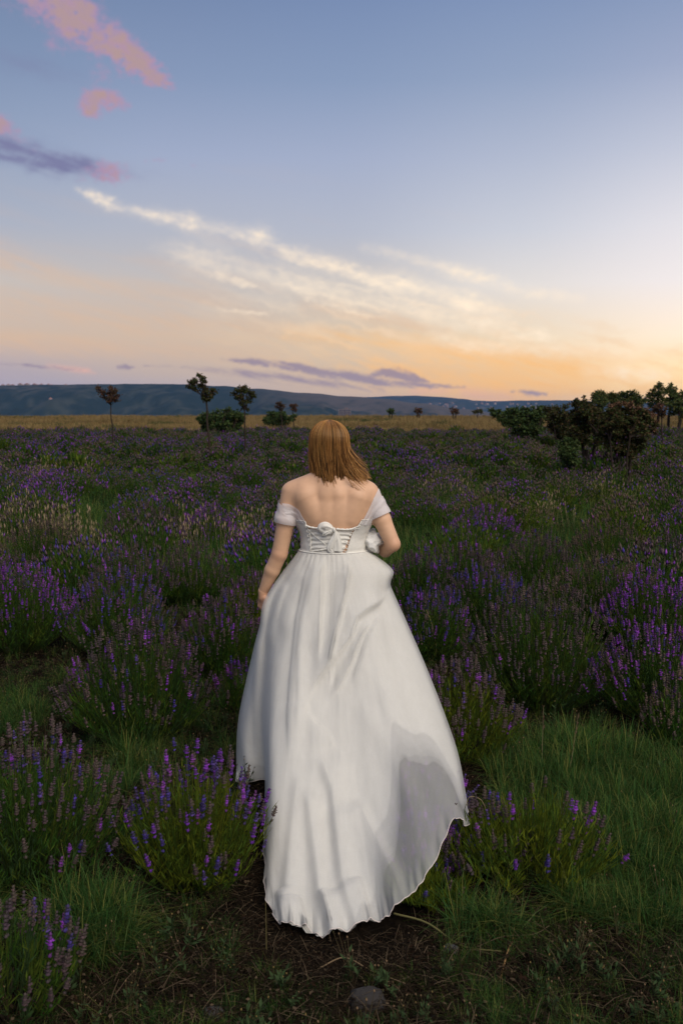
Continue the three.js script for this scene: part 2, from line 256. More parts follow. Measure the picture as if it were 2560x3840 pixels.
function hills(prof, d0, d1, d2, col, seed, fade) {
  const gb = new GB(), NX = 620, NZ = 44, u0 = -3000, u1 = 4400;
  const crest = (px) => { let i = 0; while (i < prof.length - 2 && px > prof[i + 1][0]) i++; const t = smooth(prof[i][0], prof[i + 1][0], px); return lerp(prof[i][1], prof[i + 1][1], t); };
  for (let j = 0; j <= NZ; j++) for (let i = 0; i <= NX; i++) {
    const px = lerp(u0, u1, i / NX), v = j / NZ, d = v < 0.8 ? lerp(d0, d1, v / 0.8) : lerp(d1, d2, (v - 0.8) / 0.2);
    const top = at(px, crest(px), d1).y, x = ((px - 784) / PX) * d * 1.005;
    let y = v < 0.8 ? lerp(-66, top, smooth(0, 1, (v / 0.8) * 0.92 + 0.04) ** 0.9) : lerp(top, top - 40, (v - 0.8) / 0.2);
    const gully = fbm(x * 0.004 + seed, d * 0.0015, seed, 5), fine = fbm(x * 0.02, d * 0.012, seed + 5, 3);
    y += (gully * 80 + fine * 26) * smooth(0, 0.25, v) * smooth(0.68, 0.4, v) + fine * 4;
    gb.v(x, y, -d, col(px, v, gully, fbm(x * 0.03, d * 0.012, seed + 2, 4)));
  }
  for (let j = 0; j < NZ; j++) for (let i = 0; i < NX; i++) { const a = j * (NX + 1) + i; gb.q(a, a + 1, a + NX + 2, a + NX + 1); }
  return mesh('hills', gb.build(), new THREE.MeshPhysicalMaterial({ vertexColors: true, roughness: 1, specularIntensity: 0.05 }), scene, 'structure');
}
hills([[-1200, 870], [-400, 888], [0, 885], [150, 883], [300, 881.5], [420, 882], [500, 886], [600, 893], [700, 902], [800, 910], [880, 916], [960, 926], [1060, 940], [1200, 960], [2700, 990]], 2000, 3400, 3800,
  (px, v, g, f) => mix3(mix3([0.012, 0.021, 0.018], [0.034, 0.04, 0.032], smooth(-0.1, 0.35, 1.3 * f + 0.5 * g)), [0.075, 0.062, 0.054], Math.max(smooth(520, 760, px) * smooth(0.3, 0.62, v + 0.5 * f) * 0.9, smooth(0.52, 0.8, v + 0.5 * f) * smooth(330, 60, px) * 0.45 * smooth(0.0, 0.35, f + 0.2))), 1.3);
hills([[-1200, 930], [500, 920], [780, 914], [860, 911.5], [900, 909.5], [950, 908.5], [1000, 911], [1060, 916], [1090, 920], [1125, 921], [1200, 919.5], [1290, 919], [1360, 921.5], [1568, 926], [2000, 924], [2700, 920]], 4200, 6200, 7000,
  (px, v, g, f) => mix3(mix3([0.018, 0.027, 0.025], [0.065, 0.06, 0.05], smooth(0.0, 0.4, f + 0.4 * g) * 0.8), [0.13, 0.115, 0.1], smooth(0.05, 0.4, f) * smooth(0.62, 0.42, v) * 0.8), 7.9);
// town houses on the two ridges, and one block in the valley
{
  const wall = (c) => new THREE.MeshStandardMaterial({ color: new THREE.Color(...c), roughness: 0.9 });
  const roofM = wall([0.2, 0.09, 0.06]), glass = new THREE.MeshStandardMaterial({ color: 0x1a2028, roughness: 0.2 }), walls = [wall([0.2, 0.165, 0.145]), wall([0.24, 0.21, 0.19]), wall([0.16, 0.12, 0.105])];
  const bodyG = new THREE.BoxGeometry(12, 7, 10).translate(0, 3.5, 0), roofG = new THREE.CylinderGeometry(0.2, 7.6, 3.4, 4, 1).rotateY(Math.PI / 4).scale(1.12, 1, 0.95).translate(0, 8.7, 0), winG = new THREE.BoxGeometry(1.6, 2, 0.3);
  const house = (pos, k, s, label, group) => {
    const h = base('house', pos, k * 0.7); tag(h, label, 'house', group);
    mesh('wall', bodyG, walls[k % 3], h); mesh('roof', roofG, roofM, h);
    for (const wx of [-3.5, 0, 3.5]) { const w = mesh('window', winG, glass, h); w.position.set(wx, 4, 5.1); }
    h.scale.setScalar(s); return h;
  };
  const r = rng(41);
  for (let i = 0; i < 17; i++) { const px = [8, 20, 30, 38, 47, 55, 63, 72, 80, 88, 96, 103, 112, 120, 131, 140, 152][i]; const p = at(px, 885.5 + r.in(0, 2) + (i % 4 === 3 ? 4 : 0), 3330); p.y -= 3; house(p.toArray(), i, r.in(0.8, 1.25), 'small pale house on the crest of the dark ridge at the left', 'houses along the left ridge'); }
  { const p = at(117, 921, 2700); p.y -= 5; const h = house(p.toArray(), 1, 1, 'lone pale tower-like house low on the dark left hillside', undefined); h.scale.set(0.8, 1.5, 0.8); h.children[0].material = wall([0.2, 0.17, 0.14]); }
  for (let i = 0; i < 40; i++) { const px = r.in(930, 1270), p = at(px, 931 + r.in(-5, 9), 4900 + r.in(-150, 150)); p.y -= 4; house(p.toArray(), i, r.in(0.7, 1.15), 'tiny pale house scattered on the far blue hillside', 'houses on the far hillside'); }
  const b = base('apartment_block', at(791.5, 954, 1900).toArray()); b.position.y -= 6; tag(b, 'brownish multi-storey block standing alone in the valley behind the grass', 'building');
  const wm = wall([0.13, 0.09, 0.08]), sm = wall([0.17, 0.14, 0.13]);
  mesh('wall', new THREE.BoxGeometry(22, 18, 12).translate(0, 9, 0), wm, b);
  for (let f = 0; f < 5; f++) { const s = mesh('floor_slab', new THREE.BoxGeometry(22.6, 0.5, 12.8), sm, b); s.position.set(0, 4 + f * 3.3, 0); for (let k = 0; k < 6; k++) { const w = mesh('window', new THREE.BoxGeometry(1.9, 1.8, 0.4), glass, b); w.position.set(-9 + k * 3.6, 5.8 + f * 2.9 - (f === 4 ? 1 : 0), 6.1); } }
  for (const x of [-11.2, -3.7, 3.7, 11.2]) { const p = mesh('pier', new THREE.BoxGeometry(0.9, 19, 13), sm, b); p.position.set(x, 9.5, 0); }
  const t = mesh('roof_house', new THREE.BoxGeometry(6, 3, 6), wm, b); t.position.set(3, 19.5, 0);
}
// ---------- trees and shrubs beyond the lavender ----------
function tree({ name, label, category, group, foot, clumps, stems, cols, leaf = [0.13, 0.05], dens = 1, trunkR = 0.05, seed, plume, wide = 1 }) {
  const g = ground(foot[0], 937 + (foot[1] - 937) * 1.32), d = -g.z, o = base(name, [g.x, groundH(g.x, g.z), g.z]), r = rng(seed), tb = new GB(), cb = new GB(), pb = new GB();
  tag(o, label, category, group);
  const loc = (px, py, dz = 0) => at(px, py, d + dz).sub(V(g.x, 0, g.z)), sc = d / PX, bark = [0.03, 0.022, 0.017];
  const curve = (a, b, r0, r1, n = 6, wob = 0.05) => { const pts = [], rad = []; const L = a.distanceTo(b); for (let i = 0; i <= n; i++) { const t = i / n, p = a.clone().lerp(b, t); if (i && i < n) { p.x += r.n() * wob * L; p.z += r.n() * wob * L; } p.y += Math.sin(t * 3.14) * L * 0.03; pts.push(p); rad.push(lerp(r0, r1, t)); } tb.tube(pts, rad, 6, bark, [0.036, 0.027, 0.02]); };
  const nodes = [];
  for (const s of stems) { const a = loc(...s[0]); a.y = -0.03; const b = loc(...s[1]); b.z += r.in(-0.3, 0.3) * (stems.length > 1); curve(a, b, trunkR * (s[2] ?? 1), trunkR * 0.55 * (s[2] ?? 1), 7, 0.012); nodes.push(b); }
  const leaves = (gb, list, colset, dn, lfIn) => {
    for (const [px, py, rp0] of list) { const rp = rp0 * wide;
      let lf = lfIn; const R = rp * sc, c = loc(px, py, r.n() * R * 0.9), n = Math.round(600 * dn * (R / 0.3) ** 2 * 0.05 / (lf[0] * lf[1] * 7));
      const near = nodes.reduce((m, q) => (q.distanceTo(c) < m.distanceTo(c) ? q : m), nodes[0]);
      if (gb === cb) { curve(near, c, trunkR * 0.35, trunkR * 0.12, 5, 0.06); for (let k = 0; k < 4; k++) curve(c.clone().lerp(near, 0.3), c.clone().add(V(r.n(), r.n() * 0.7 + 0.2, r.n()).multiplyScalar(R * 0.6)), trunkR * 0.13, trunkR * 0.05, 3, 0.06); }
      // sprays of leaves round sub-centres, so that the outline is ragged and light shows between
      const sub = []; lf = [lf[0] * 0.55, lf[1] * 0.55]; for (let k = 0; k < 17; k++) { const v = V(r.n(), r.n() * 0.85, r.n()); v.multiplyScalar(R * 0.6); sub.push(v); }
      for (let k = 0; k < n; k++) {
        const s = r.pick(sub), p = c.clone().add(s).add(V(r.n(), r.n() * 0.8, r.n()).multiplyScalar(R * 0.24));
        const dir = V(r.n(), r.n() * 0.6 - 0.1, r.n()).normalize(), up = V(r.n(), r.n() + 0.6, r.n()).normalize(), co = r.pick(colset), v = r.in(0.65, 1.3);
        gb.leaf(p, dir, up, lf[0] * r.in(0.7, 1.3), lf[1] * r.in(0.7, 1.2), [co[0] * v, co[1] * v, co[2] * v]);
      }
    }
  };
  leaves(cb, clumps, cols, dens, leaf);
  if (plume) leaves(pb, plume, [[0.2, 0.12, 0.07], [0.16, 0.09, 0.05], [0.12, 0.06, 0.035]], 1.1, [0.1, 0.03]);
  mesh('trunk', tb.build(), M.bark, o); mesh('crown', cb.build(), M.leaf, o);
  if (plume) mesh('seed_heads', pb.build(), M.dry, o, 'stuff');
  return o;
}
const DK = [[0.04, 0.07, 0.022], [0.05, 0.078, 0.024], [0.066, 0.084, 0.028]], OL = [[0.04, 0.054, 0.017], [0.054, 0.058, 0.02], [0.075, 0.05, 0.024]], RB = [[0.09, 0.055, 0.034], [0.11, 0.05, 0.036], [0.07, 0.056, 0.03]], PN = [[0.045, 0.07, 0.022], [0.06, 0.085, 0.026], [0.1, 0.1, 0.03]];
const SAP = 'thin young trees in the lavender';
tree({ name: 'young_tree', label: 'leftmost thin young tree with a sparse brown V-shaped crown', category: 'tree', group: SAP, foot: [262, 1021], stems: [[[262, 1020], [255, 932]], [[255, 933], [243, 912], 0.5], [[255, 933], [262, 905], 0.5]].slice(0, 1), clumps: [[228, 895, 8], [236, 903, 9], [245, 913, 9], [252, 905, 8], [261, 898, 12], [267, 911, 10], [256, 919, 11], [266, 922, 5], [255, 890, 4], [223, 889, 3]], cols: RB, leaf: [0.12, 0.045], trunkR: 0.032, seed: 3, dens: 0.8 });
tree({ name: 'young_tree', label: 'tallest thin young tree, its leafy crown swept to the left', category: 'tree', group: SAP, foot: [481, 1045], stems: [[[481, 1045], [474, 922]]], clumps: [[440, 880, 11], [434, 888, 6], [446, 873, 8], [447, 892, 7], [463, 868, 9], [456, 861, 5], [470, 876, 6], [464, 886, 9], [472, 897, 12], [486, 902, 11], [480, 911, 8], [470, 912, 9], [474, 919, 7], [491, 896, 5]], cols: OL, leaf: [0.12, 0.05], trunkR: 0.04, seed: 4 });
tree({ name: 'young_tree', label: 'thin young tree with a rounded dark crown in front of the large bush', category: 'tree', group: SAP, foot: [563, 1032], stems: [[[563, 1032], [562, 944]]], clumps: [[539, 904, 9], [546, 897, 9], [557, 893, 10], [568, 899, 10], [578, 908, 10], [572, 918, 8], [555, 910, 10], [560, 924, 10], [564, 936, 8], [543, 912, 6], [553, 928, 5], [580, 900, 5]], cols: OL, leaf: [0.12, 0.05], trunkR: 0.036, seed: 5 });
tree({ name: 'young_tree', label: 'small thin tree rising from the left of the round bush above the hair', category: 'tree', group: SAP, foot: [649, 989], stems: [[[649, 989], [644, 938]]], clumps: [[641, 930, 8], [648, 934, 7], [637, 936, 5], [645, 940, 6]], cols: RB, leaf: [0.14, 0.05], trunkR: 0.04, seed: 6 });
tree({ name: 'young_tree', label: 'small thin tree rising from the right of the round bush above the hair', category: 'tree', group: SAP, foot: [676, 980], stems: [[[676, 980], [672, 940]]], clumps: [[669, 931, 6], [677, 930, 7], [674, 939, 6], [680, 943, 4]], cols: RB, leaf: [0.15, 0.055], trunkR: 0.045, seed: 7 });
tree({ name: 'large_bush', label: 'wide dark green bush behind the tall young trees at left', category: 'bush', foot: [507, 997], stems: [[[490, 997], [480, 965]], [[507, 997], [515, 965]], [[525, 997], [540, 968]]], clumps: [[466, 962, 14], [480, 957, 16], [497, 953, 16], [512, 958, 17], [530, 955, 17], [546, 955, 15], [553, 965, 10], [470, 978, 14], [488, 974, 17], [508, 977, 18], [530, 976, 18], [546, 978, 13], [482, 988, 12], [505, 989, 12], [530, 989, 12], [519, 942, 6], [527, 939, 5]], cols: DK, leaf: [0.2, 0.085], trunkR: 0.08, seed: 8, dens: 1.3 });
tree({ name: 'round_bush', label: 'round dark green bush at the field edge left of the head', category: 'bush', foot: [632, 982], stems: [[[625, 982], [620, 965]], [[640, 982], [650, 960]]], clumps: [[612, 965, 11], [622, 955, 13], [636, 950, 14], [650, 952, 13], [660, 961, 11], [672, 958, 8], [625, 971, 12], [642, 968, 14], [656, 973, 9], [678, 954, 5]], cols: DK, leaf: [0.22, 0.09], trunkR: 0.08, seed: 9, dens: 1.3 });
const FAR = 'tiny trees on the horizon';
for (const [x, y, r, c, l] of [[897, 944, 8, DK, 'tiny dark green tree on the horizon just right of the head'], [960, 943, 9, RB, 'tiny brown spreading tree on the horizon, middle one of three'], [1043, 944, 10, RB, 'tiny reddish tree on the horizon, rightmost of the three']])
  tree({ name: 'horizon_tree', label: l, category: 'tree', group: FAR, foot: [x, 960], stems: [[[x - 2, 960], [x - 3, y + 3]], [[x + 1, 960], [x + 4, y + 2]]], clumps: [[x - 5, y, r * 0.6], [x + 4, y - 2, r * 0.6], [x, y + 2, r * 0.6], [x - 1, y - 4, r * 0.5], [x + 7, y + 2, r * 0.4]], cols: c, leaf: [0.42, 0.18], trunkR: 0.09, seed: 20 + x, dens: 1 });
tree({ name: 'horizon_bush', label: 'low greyish bush on the horizon left of the dark shrubs', category: 'bush', foot: [1096, 958], stems: [[[1096, 958], [1096, 948]]], clumps: [[1088, 946, 5], [1096, 944, 6], [1104, 946, 5]], cols: OL, leaf: [0.4, 0.18], trunkR: 0.08, seed: 33 });
tree({ name: 'spreading_shrub', label: 'broad dark shrub leaning left, leftmost of the right-hand thicket', category: 'shrub', foot: [1205, 1013], stems: [[[1205, 1013], [1175, 970]], [[1208, 1013], [1210, 965]], [[1213, 1013], [1240, 965]]], clumps: [[1131, 948, 7], [1141, 956, 11], [1158, 953, 13], [1177, 951, 15], [1197, 952, 16], [1217, 952, 16], [1238, 949, 14], [1165, 971, 14], [1186, 972, 18], [1208, 973, 18], [1230, 972, 16], [1195, 990, 17], [1216, 992, 16], [1236, 990, 12], [1205, 1004, 10], [1225, 1004, 9], [1128, 940, 5], [1183, 938, 5], [1210, 939, 6], [1240, 936, 6]], cols: DK, leaf: [0.17, 0.07], trunkR: 0.06, seed: 10, wide: 1.22, dens: 1.25 });
tree({ name: 'spreading_shrub', label: 'dark brown-green shrub between the broad shrub and the forked tree', category: 'shrub', foot: [1283, 1010], stems: [[[1280, 1010], [1268, 965]], [[1286, 1010], [1295, 965]]], clumps: [[1258, 941, 11], [1273, 944, 13], [1290, 950, 15], [1262, 961, 13], [1280, 968, 16], [1300, 966, 16], [1270, 985, 14], [1290, 988, 15], [1305, 984, 12], [1288, 1002, 9], [1297, 932, 6]], cols: OL, leaf: [0.16, 0.065], trunkR: 0.05, seed: 11, wide: 1.22, dens: 1.25 });
tree({ name: 'forked_tree', label: 'small forked tree with a bare dark trunk and ragged brown-green crown', category: 'tree', foot: [1348, 1066], stems: [[[1348, 1066], [1349, 1035], 1.3], [[1349, 1037], [1335, 1005], 0.8], [[1349, 1037], [1364, 1000], 0.8]].map((s, i) => s), clumps: [[1324, 921, 6], [1318, 930, 7], [1340, 913, 4], [1332, 931, 11], [1346, 929, 12], [1358, 936, 11], [1322, 947, 13], [1340, 947, 15], [1357, 951, 15], [1370, 948, 10], [1318, 966, 13], [1336, 968, 17], [1356, 970, 16], [1372, 972, 12], [1322, 986, 12], [1341, 988, 15], [1360, 990, 14], [1312, 1003, 12], [1330, 1006, 12], [1372, 998, 12], [1320, 1020, 10], [1340, 1014, 10], [1368, 1016, 10], [1380, 985, 12], [1380, 960, 12]], cols: OL, leaf: [0.11, 0.045], trunkR: 0.065, seed: 12, wide: 1.22, dens: 1.15 });
tree({ name: 'low_bush', label: 'low dense dark bush at the foot of the forked tree', category: 'bush', foot: [1308, 1073], stems: [[[1308, 1073], [1300, 1040]], [[1312, 1073], [1318, 1045]]], clumps: [[1290, 1020, 11], [1304, 1016, 13], [1317, 1024, 12], [1296, 1036, 13], [1312, 1041, 15], [1300, 1055, 13], [1316, 1058, 12], [1306, 1067, 9]], cols: DK, leaf: [0.09, 0.04], trunkR: 0.03, seed: 13, wide: 1.22, dens: 1.5 });
tree({ name: 'sumac_tree', label: 'multi-stemmed dark tree with pale brown seed plumes over its crown', category: 'tree', foot: [1430, 1072], stems: [[[1424, 1072], [1420, 1015]], [[1445, 1074], [1455, 1015]], [[1410, 1068], [1395, 1010], 0.7], [[1434, 1070], [1438, 1005], 0.8]], clumps: [[1398, 946, 11], [1413, 942, 13], [1432, 941, 14], [1452, 944, 14], [1472, 949, 13], [1488, 960, 11], [1398, 965, 13], [1418, 962, 16], [1440, 964, 17], [1462, 968, 16], [1482, 975, 13], [1390, 985, 13], [1410, 985, 16], [1432, 988, 17], [1455, 990, 17], [1476, 994, 13], [1385, 1004, 12], [1405, 1008, 14], [1428, 1010, 14], [1450, 1012, 15], [1468, 1014, 11], [1455, 1030, 13], [1438, 1030, 12], [1414, 1030, 12], [1396, 1022, 11], [1474, 1022, 11], [1428, 1042, 9], [1450, 1044, 8], [1498, 975, 9], [1502, 990, 7], [1384, 968, 9]], plume: [[1402, 931, 6], [1416, 927, 6], [1432, 926, 6], [1448, 930, 6], [1466, 937, 6], [1484, 944, 7], [1497, 955, 6], [1503, 970, 6], [1396, 951, 5], [1408, 966, 4], [1500, 986, 5], [1465, 955, 5]], cols: OL, leaf: [0.11, 0.042], trunkR: 0.045, seed: 14, wide: 1.22, dens: 1.15 });
tree({ name: 'slender_tree', label: 'slender reddish tree at the right, between the plumed tree and the pines', category: 'tree', foot: [1521, 1032], stems: [[[1521, 1032], [1518, 950]]], clumps: [[1504, 938, 8], [1515, 935, 9], [1525, 942, 9], [1512, 947, 9], [1520, 954, 8], [1498, 945, 5]], cols: RB, leaf: [0.13, 0.045], trunkR: 0.034, seed: 15, dens: 0.8 });
const PINE = 'dark pines along the right horizon';
tree({ name: 'pine_tree', label: 'low row-end pine, leftmost of the dark pines on the right horizon', category: 'tree', group: PINE, foot: [1378, 972], stems: [[[1378, 972], [1376, 925]]], clumps: [[1366, 911, 9], [1376, 907, 10], [1386, 912, 9], [1370, 922, 10], [1382, 924, 11], [1376, 936, 10]], cols: PN, leaf: [0.42, 0.1], trunkR: 0.13, seed: 16, wide: 1.35, dens: 1.2 });
tree({ name: 'pine_tree', label: 'broad low pine, second from the left on the right horizon', category: 'tree', group: PINE, foot: [1412, 972], stems: [[[1412, 972], [1412, 925]]], clumps: [[1398, 914, 8], [1410, 911, 9], [1422, 909, 9], [1404, 924, 10], [1418, 922, 11], [1411, 935, 10]], cols: PN, leaf: [0.42, 0.1], trunkR: 0.13, seed: 17, wide: 1.35, dens: 1.2 });
tree({ name: 'pine_tree', label: 'rounded pine with a peaked top, directly left of the tall lit pine', category: 'tree', group: PINE, foot: [1448, 972], stems: [[[1448, 972], [1448, 925]]], clumps: [[1436, 912, 9], [1446, 905, 8], [1455, 910, 9], [1466, 916, 9], [1440, 923, 11], [1456, 924, 11], [1468, 928, 9]], cols: PN, leaf: [0.42, 0.1], trunkR: 0.13, seed: 18, wide: 1.35, dens: 1.2 });
tree({ name: 'pine_tree', label: 'tall airy pine with sky showing through, highest on the right horizon', category: 'tree', group: PINE, foot: [1510, 983], stems: [[[1510, 983], [1511, 905]]], clumps: [[1513, 883, 6], [1507, 889, 7], [1519, 892, 7], [1498, 897, 7], [1510, 901, 8], [1524, 902, 7], [1489, 905, 8], [1502, 911, 9], [1518, 913, 9], [1484, 916, 8], [1495, 924, 10], [1512, 926, 10], [1526, 924, 8], [1502, 938, 9]], cols: PN, leaf: [0.3, 0.07], trunkR: 0.12, seed: 19, wide: 1.15, dens: 0.95 });
tree({ name: 'pine_tree', label: 'airy pine with a narrow top, just right of the highest pine', category: 'tree', group: PINE, foot: [1536, 984], stems: [[[1533, 984], [1538, 905]]], clumps: [[1540, 884, 5], [1535, 891, 6], [1545, 894, 7], [1532, 900, 7], [1541, 905, 8], [1551, 905, 6], [1535, 916, 9], [1546, 918, 9]], cols: PN, leaf: [0.3, 0.07], trunkR: 0.11, seed: 21, wide: 1.15, dens: 1 });
tree({ name: 'pine_tree', label: 'dense dark pine cut by the right edge of the picture', category: 'tree', group: PINE, foot: [1572, 985], stems: [[[1560, 985], [1560, 930]], [[1588, 985], [1588, 925]]], clumps: [[1548, 928, 11], [1560, 915, 12], [1572, 905, 11], [1586, 908, 13], [1602, 912, 13], [1552, 942, 12], [1570, 930, 16], [1590, 930, 16], [1612, 928, 14], [1580, 946, 14], [1600, 948, 14]], cols: PN, leaf: [0.36, 0.1], trunkR: 0.13, seed: 22, wide: 1.35, dens: 1.3 });
// ---------- plants of the field ----------
const GREENS = [[0.034, 0.084, 0.012], [0.048, 0.094, 0.012], [0.07, 0.1, 0.013], [0.034, 0.066, 0.02]], YEL = [[0.11, 0.13, 0.011], [0.085, 0.12, 0.012], [0.055, 0.095, 0.013]];
const DULL = [[0.1, 0.066, 0.068], [0.08, 0.055, 0.066], [0.11, 0.075, 0.068], [0.07, 0.052, 0.056]], VIVID = [[0.21, 0.048, 0.34], [0.27, 0.07, 0.37], [0.14, 0.04, 0.28]], BLUE = [[0.075, 0.045, 0.25], [0.06, 0.042, 0.17], [0.09, 0.056, 0.2]];
const MIXES = { dull: [0.015, 0.02], dusk: [0.1, 0.06], vivid: [0.42, 0.08], blue: [0.1, 0.36], bright: [0.6, 0.06], grey: [0.01, 0.02], green: [0.3, 0.2] };
function flowerColour(r, mixName) { const [v, b] = MIXES[mixName], u = r(), c = u < v ? r.pick(VIVID) : u < v + b ? r.pick(BLUE) : r.pick(DULL), k = r.in(0.7, 1.2); const g = mixName === 'grey' ? 1.25 : 1; return [c[0] * k * g, c[1] * k * g, c[2] * k * (mixName === 'grey' ? 0.95 : 1)]; }
function spike(gb, r, p, dir, len, rad, col, fine) {
  if (!fine) { gb.lump(p.clone().addScaledVector(dir, len * 0.5), dir, len, rad, 4, col); return; }
  const n = 5 + Math.floor(r() * 2);
  for (let k = 0; k < n; k++) {
    const f = k / (n - 1), c = p.clone().addScaledVector(dir, len * (k === 0 ? -0.28 : f * 0.92)), R = rad * (k === 0 ? 0.75 : 1.15 - 0.55 * f), v = r.in(0.7, 1.25), open = r() < 0.45;
    const cc = open ? [col[0] * v, col[1] * v, col[2] * v] : [col[0] * 0.5 * v + 0.02, col[1] * 0.6 * v + 0.015, col[2] * 0.42 * v + 0.02];
    gb.lump(c, dir, len * 0.3, R, 6, cc);
    for (let m = 0; m < 4; m++) { const a = r() * 6.28, d = V(Math.cos(a), r.in(0.2, 0.9), Math.sin(a)).normalize(); gb.leaf(c.clone().addScaledVector(d, R * 0.4), d, V(-d.z, 0.3, d.x).normalize(), R * r.in(1.1, 1.7), R * 0.34, open ? [cc[0] * 1.2, cc[1] * 1.2, cc[2] * 1.2] : cc); }
  }
}
// one lavender bush: stems rise from a woody crown and fan out to a dome, each ending in a flower spike
function bush({ seed, R, H, n, lod, mixName, greens = GREENS, bare = 0, spikes = null }) {
  const r = rng(seed), fo = new GB(), fl = lod === 2 ? fo : new GB(), placed = [], woody = [0.045, 0.034, 0.024];
  const lobes = []; for (let i = 0; i < 5; i++) lobes.push([r() * 6.28, r.in(0.72, 1.12)]);
  for (let i = 0; i < n; i++) {
    const phi = r() * 6.283, u = Math.sqrt(r()), lob = lobes[Math.floor((phi / 6.283) * 5) % 5][1], rho = R * u * r.in(0.85, 1.08) * (0.8 + 0.2 * lob);
    const hh = H * (1 - 0.6 * u * u) * r.in(0.74, 1.06) * lerp(1, lob, 0.3), b = R * 0.34 * u;
    const A = V(Math.cos(phi) * b + r.n() * 0.02, 0, Math.sin(phi) * b + r.n() * 0.02), T = V(Math.cos(phi) * rho, hh, Math.sin(phi) * rho), C = V(lerp(A.x, T.x, 0.62), hh * 0.6, lerp(A.z, T.z, 0.62)).addScaledVector(V(Math.cos(phi), 0, Math.sin(phi)), R * 0.12 * u);
    const q = (t) => V((1 - t) ** 2 * A.x + 2 * t * (1 - t) * C.x + t * t * T.x, (1 - t) ** 2 * A.y + 2 * t * (1 - t) * C.y + t * t * T.y, (1 - t) ** 2 * A.z + 2 * t * (1 - t) * C.z + t * t * T.z);
    const g = r.pick(greens), v = r.in(0.7, 1.2), col = [g[0] * v, g[1] * v, g[2] * v], side = V(r.n(), 0.1 * r.n(), r.n()).normalize();
    const dir = T.clone().sub(C).normalize(); dir.y += 0.35; dir.normalize();
    if (lod === 0) {
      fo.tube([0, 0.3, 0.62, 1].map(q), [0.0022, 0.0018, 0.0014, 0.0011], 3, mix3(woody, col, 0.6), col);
      const nl = 9; for (let k = 0; k < nl; k++) { const t = 0.12 + 0.5 * r() * (k < 6 ? 0.9 : 1.25), p = q(t), a = r() * 6.28, d = V(Math.cos(a) * 0.7, r.in(0.5, 1.1), Math.sin(a) * 0.7).normalize(), lv = r.in(0.75, 1.25), l = r.in(0.025, 0.05); fo.leaf(p, d, V(-d.z, 0.2, d.x).normalize(), l, 0.0022, [col[0] * lv, col[1] * lv, col[2] * lv]); }
    } else if (lod === 1) {
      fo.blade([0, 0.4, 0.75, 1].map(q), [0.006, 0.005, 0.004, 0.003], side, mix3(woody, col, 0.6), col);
      for (let k = 0; k < 5; k++) { const p = q(0.15 + 0.6 * r()), a = r() * 6.28, d = V(Math.cos(a) * 0.7, 0.9, Math.sin(a) * 0.7).normalize(); fo.leaf(p, d, side, 0.055, 0.005, col); }
    } else { fo.blade([q(0.1), q(0.6), q(1)], [0.02, 0.016, 0.01], side, mix3(woody, col, 0.5), col); const d = V(r.n(), 1.2, r.n()).normalize(); fo.leaf(q(0.3 + 0.4 * r()), d, side, 0.12, 0.014, col); }
    // leafy shoots that fill the dome below the flowers
    for (let k = 0; k < (lod === 0 ? 7 : lod === 1 ? 3 : 2); k++) { const t = r.in(0.3, 0.86), p = q(t).add(V(r.n() * 0.02, 0, r.n() * 0.02)), d = V(Math.cos(phi) * 0.5 * u + r.n() * 0.3, 1, Math.sin(phi) * 0.5 * u + r.n() * 0.3).normalize(), lv = r.in(0.7, 1.3); fo.leaf(p, d, V(r.n(), 0.2, r.n()).normalize(), lod === 0 ? r.in(0.03, 0.06) : lod === 1 ? 0.075 : 0.15, lod === 0 ? 0.0026 : lod === 1 ? 0.0055 : 0.02, [col[0] * lv, col[1] * lv, col[2] * lv]); }
    if (r() < bare) continue;
    const fc = flowerColour(r, mixName), len = r.in(0.03, 0.062), rad = r.in(0.0055, 0.0085);
    if (spikes) placed.push([T, dir, len, rad, fc]);
    else spike(fl, r, T, dir, lod === 2 ? len * 1.5 : len * (lod ? 1.2 : 1), lod === 2 ? rad * 2 : rad * (lod ? 1.25 : 1), fc, lod === 0);
  }
  // the old woody base
  const w = rng(seed + 77); for (let k = 0; k < (lod === 0 ? 26 : lod === 1 ? 8 : 0); k++) { const a = w() * 6.28, b = V(Math.cos(a) * R * 0.1, -0.02, Math.sin(a) * R * 0.1), t = V(Math.cos(a) * R * w.in(0.3, 0.55), H * w.in(0.15, 0.3), Math.sin(a) * R * w.in(0.3, 0.55)); fo.tube([b, b.clone().lerp(t, 0.5).add(V(0, 0.01, 0)), t], [0.008, 0.006, 0.003], 4, woody); }
  return { foliage: fo.build(), flowers: spikes || lod === 2 ? null : fl.build(), placed };
}
const LAV = 'lavender bush';
const authored = []; // [x, z, R] of the bushes set one by one
const lib = {};
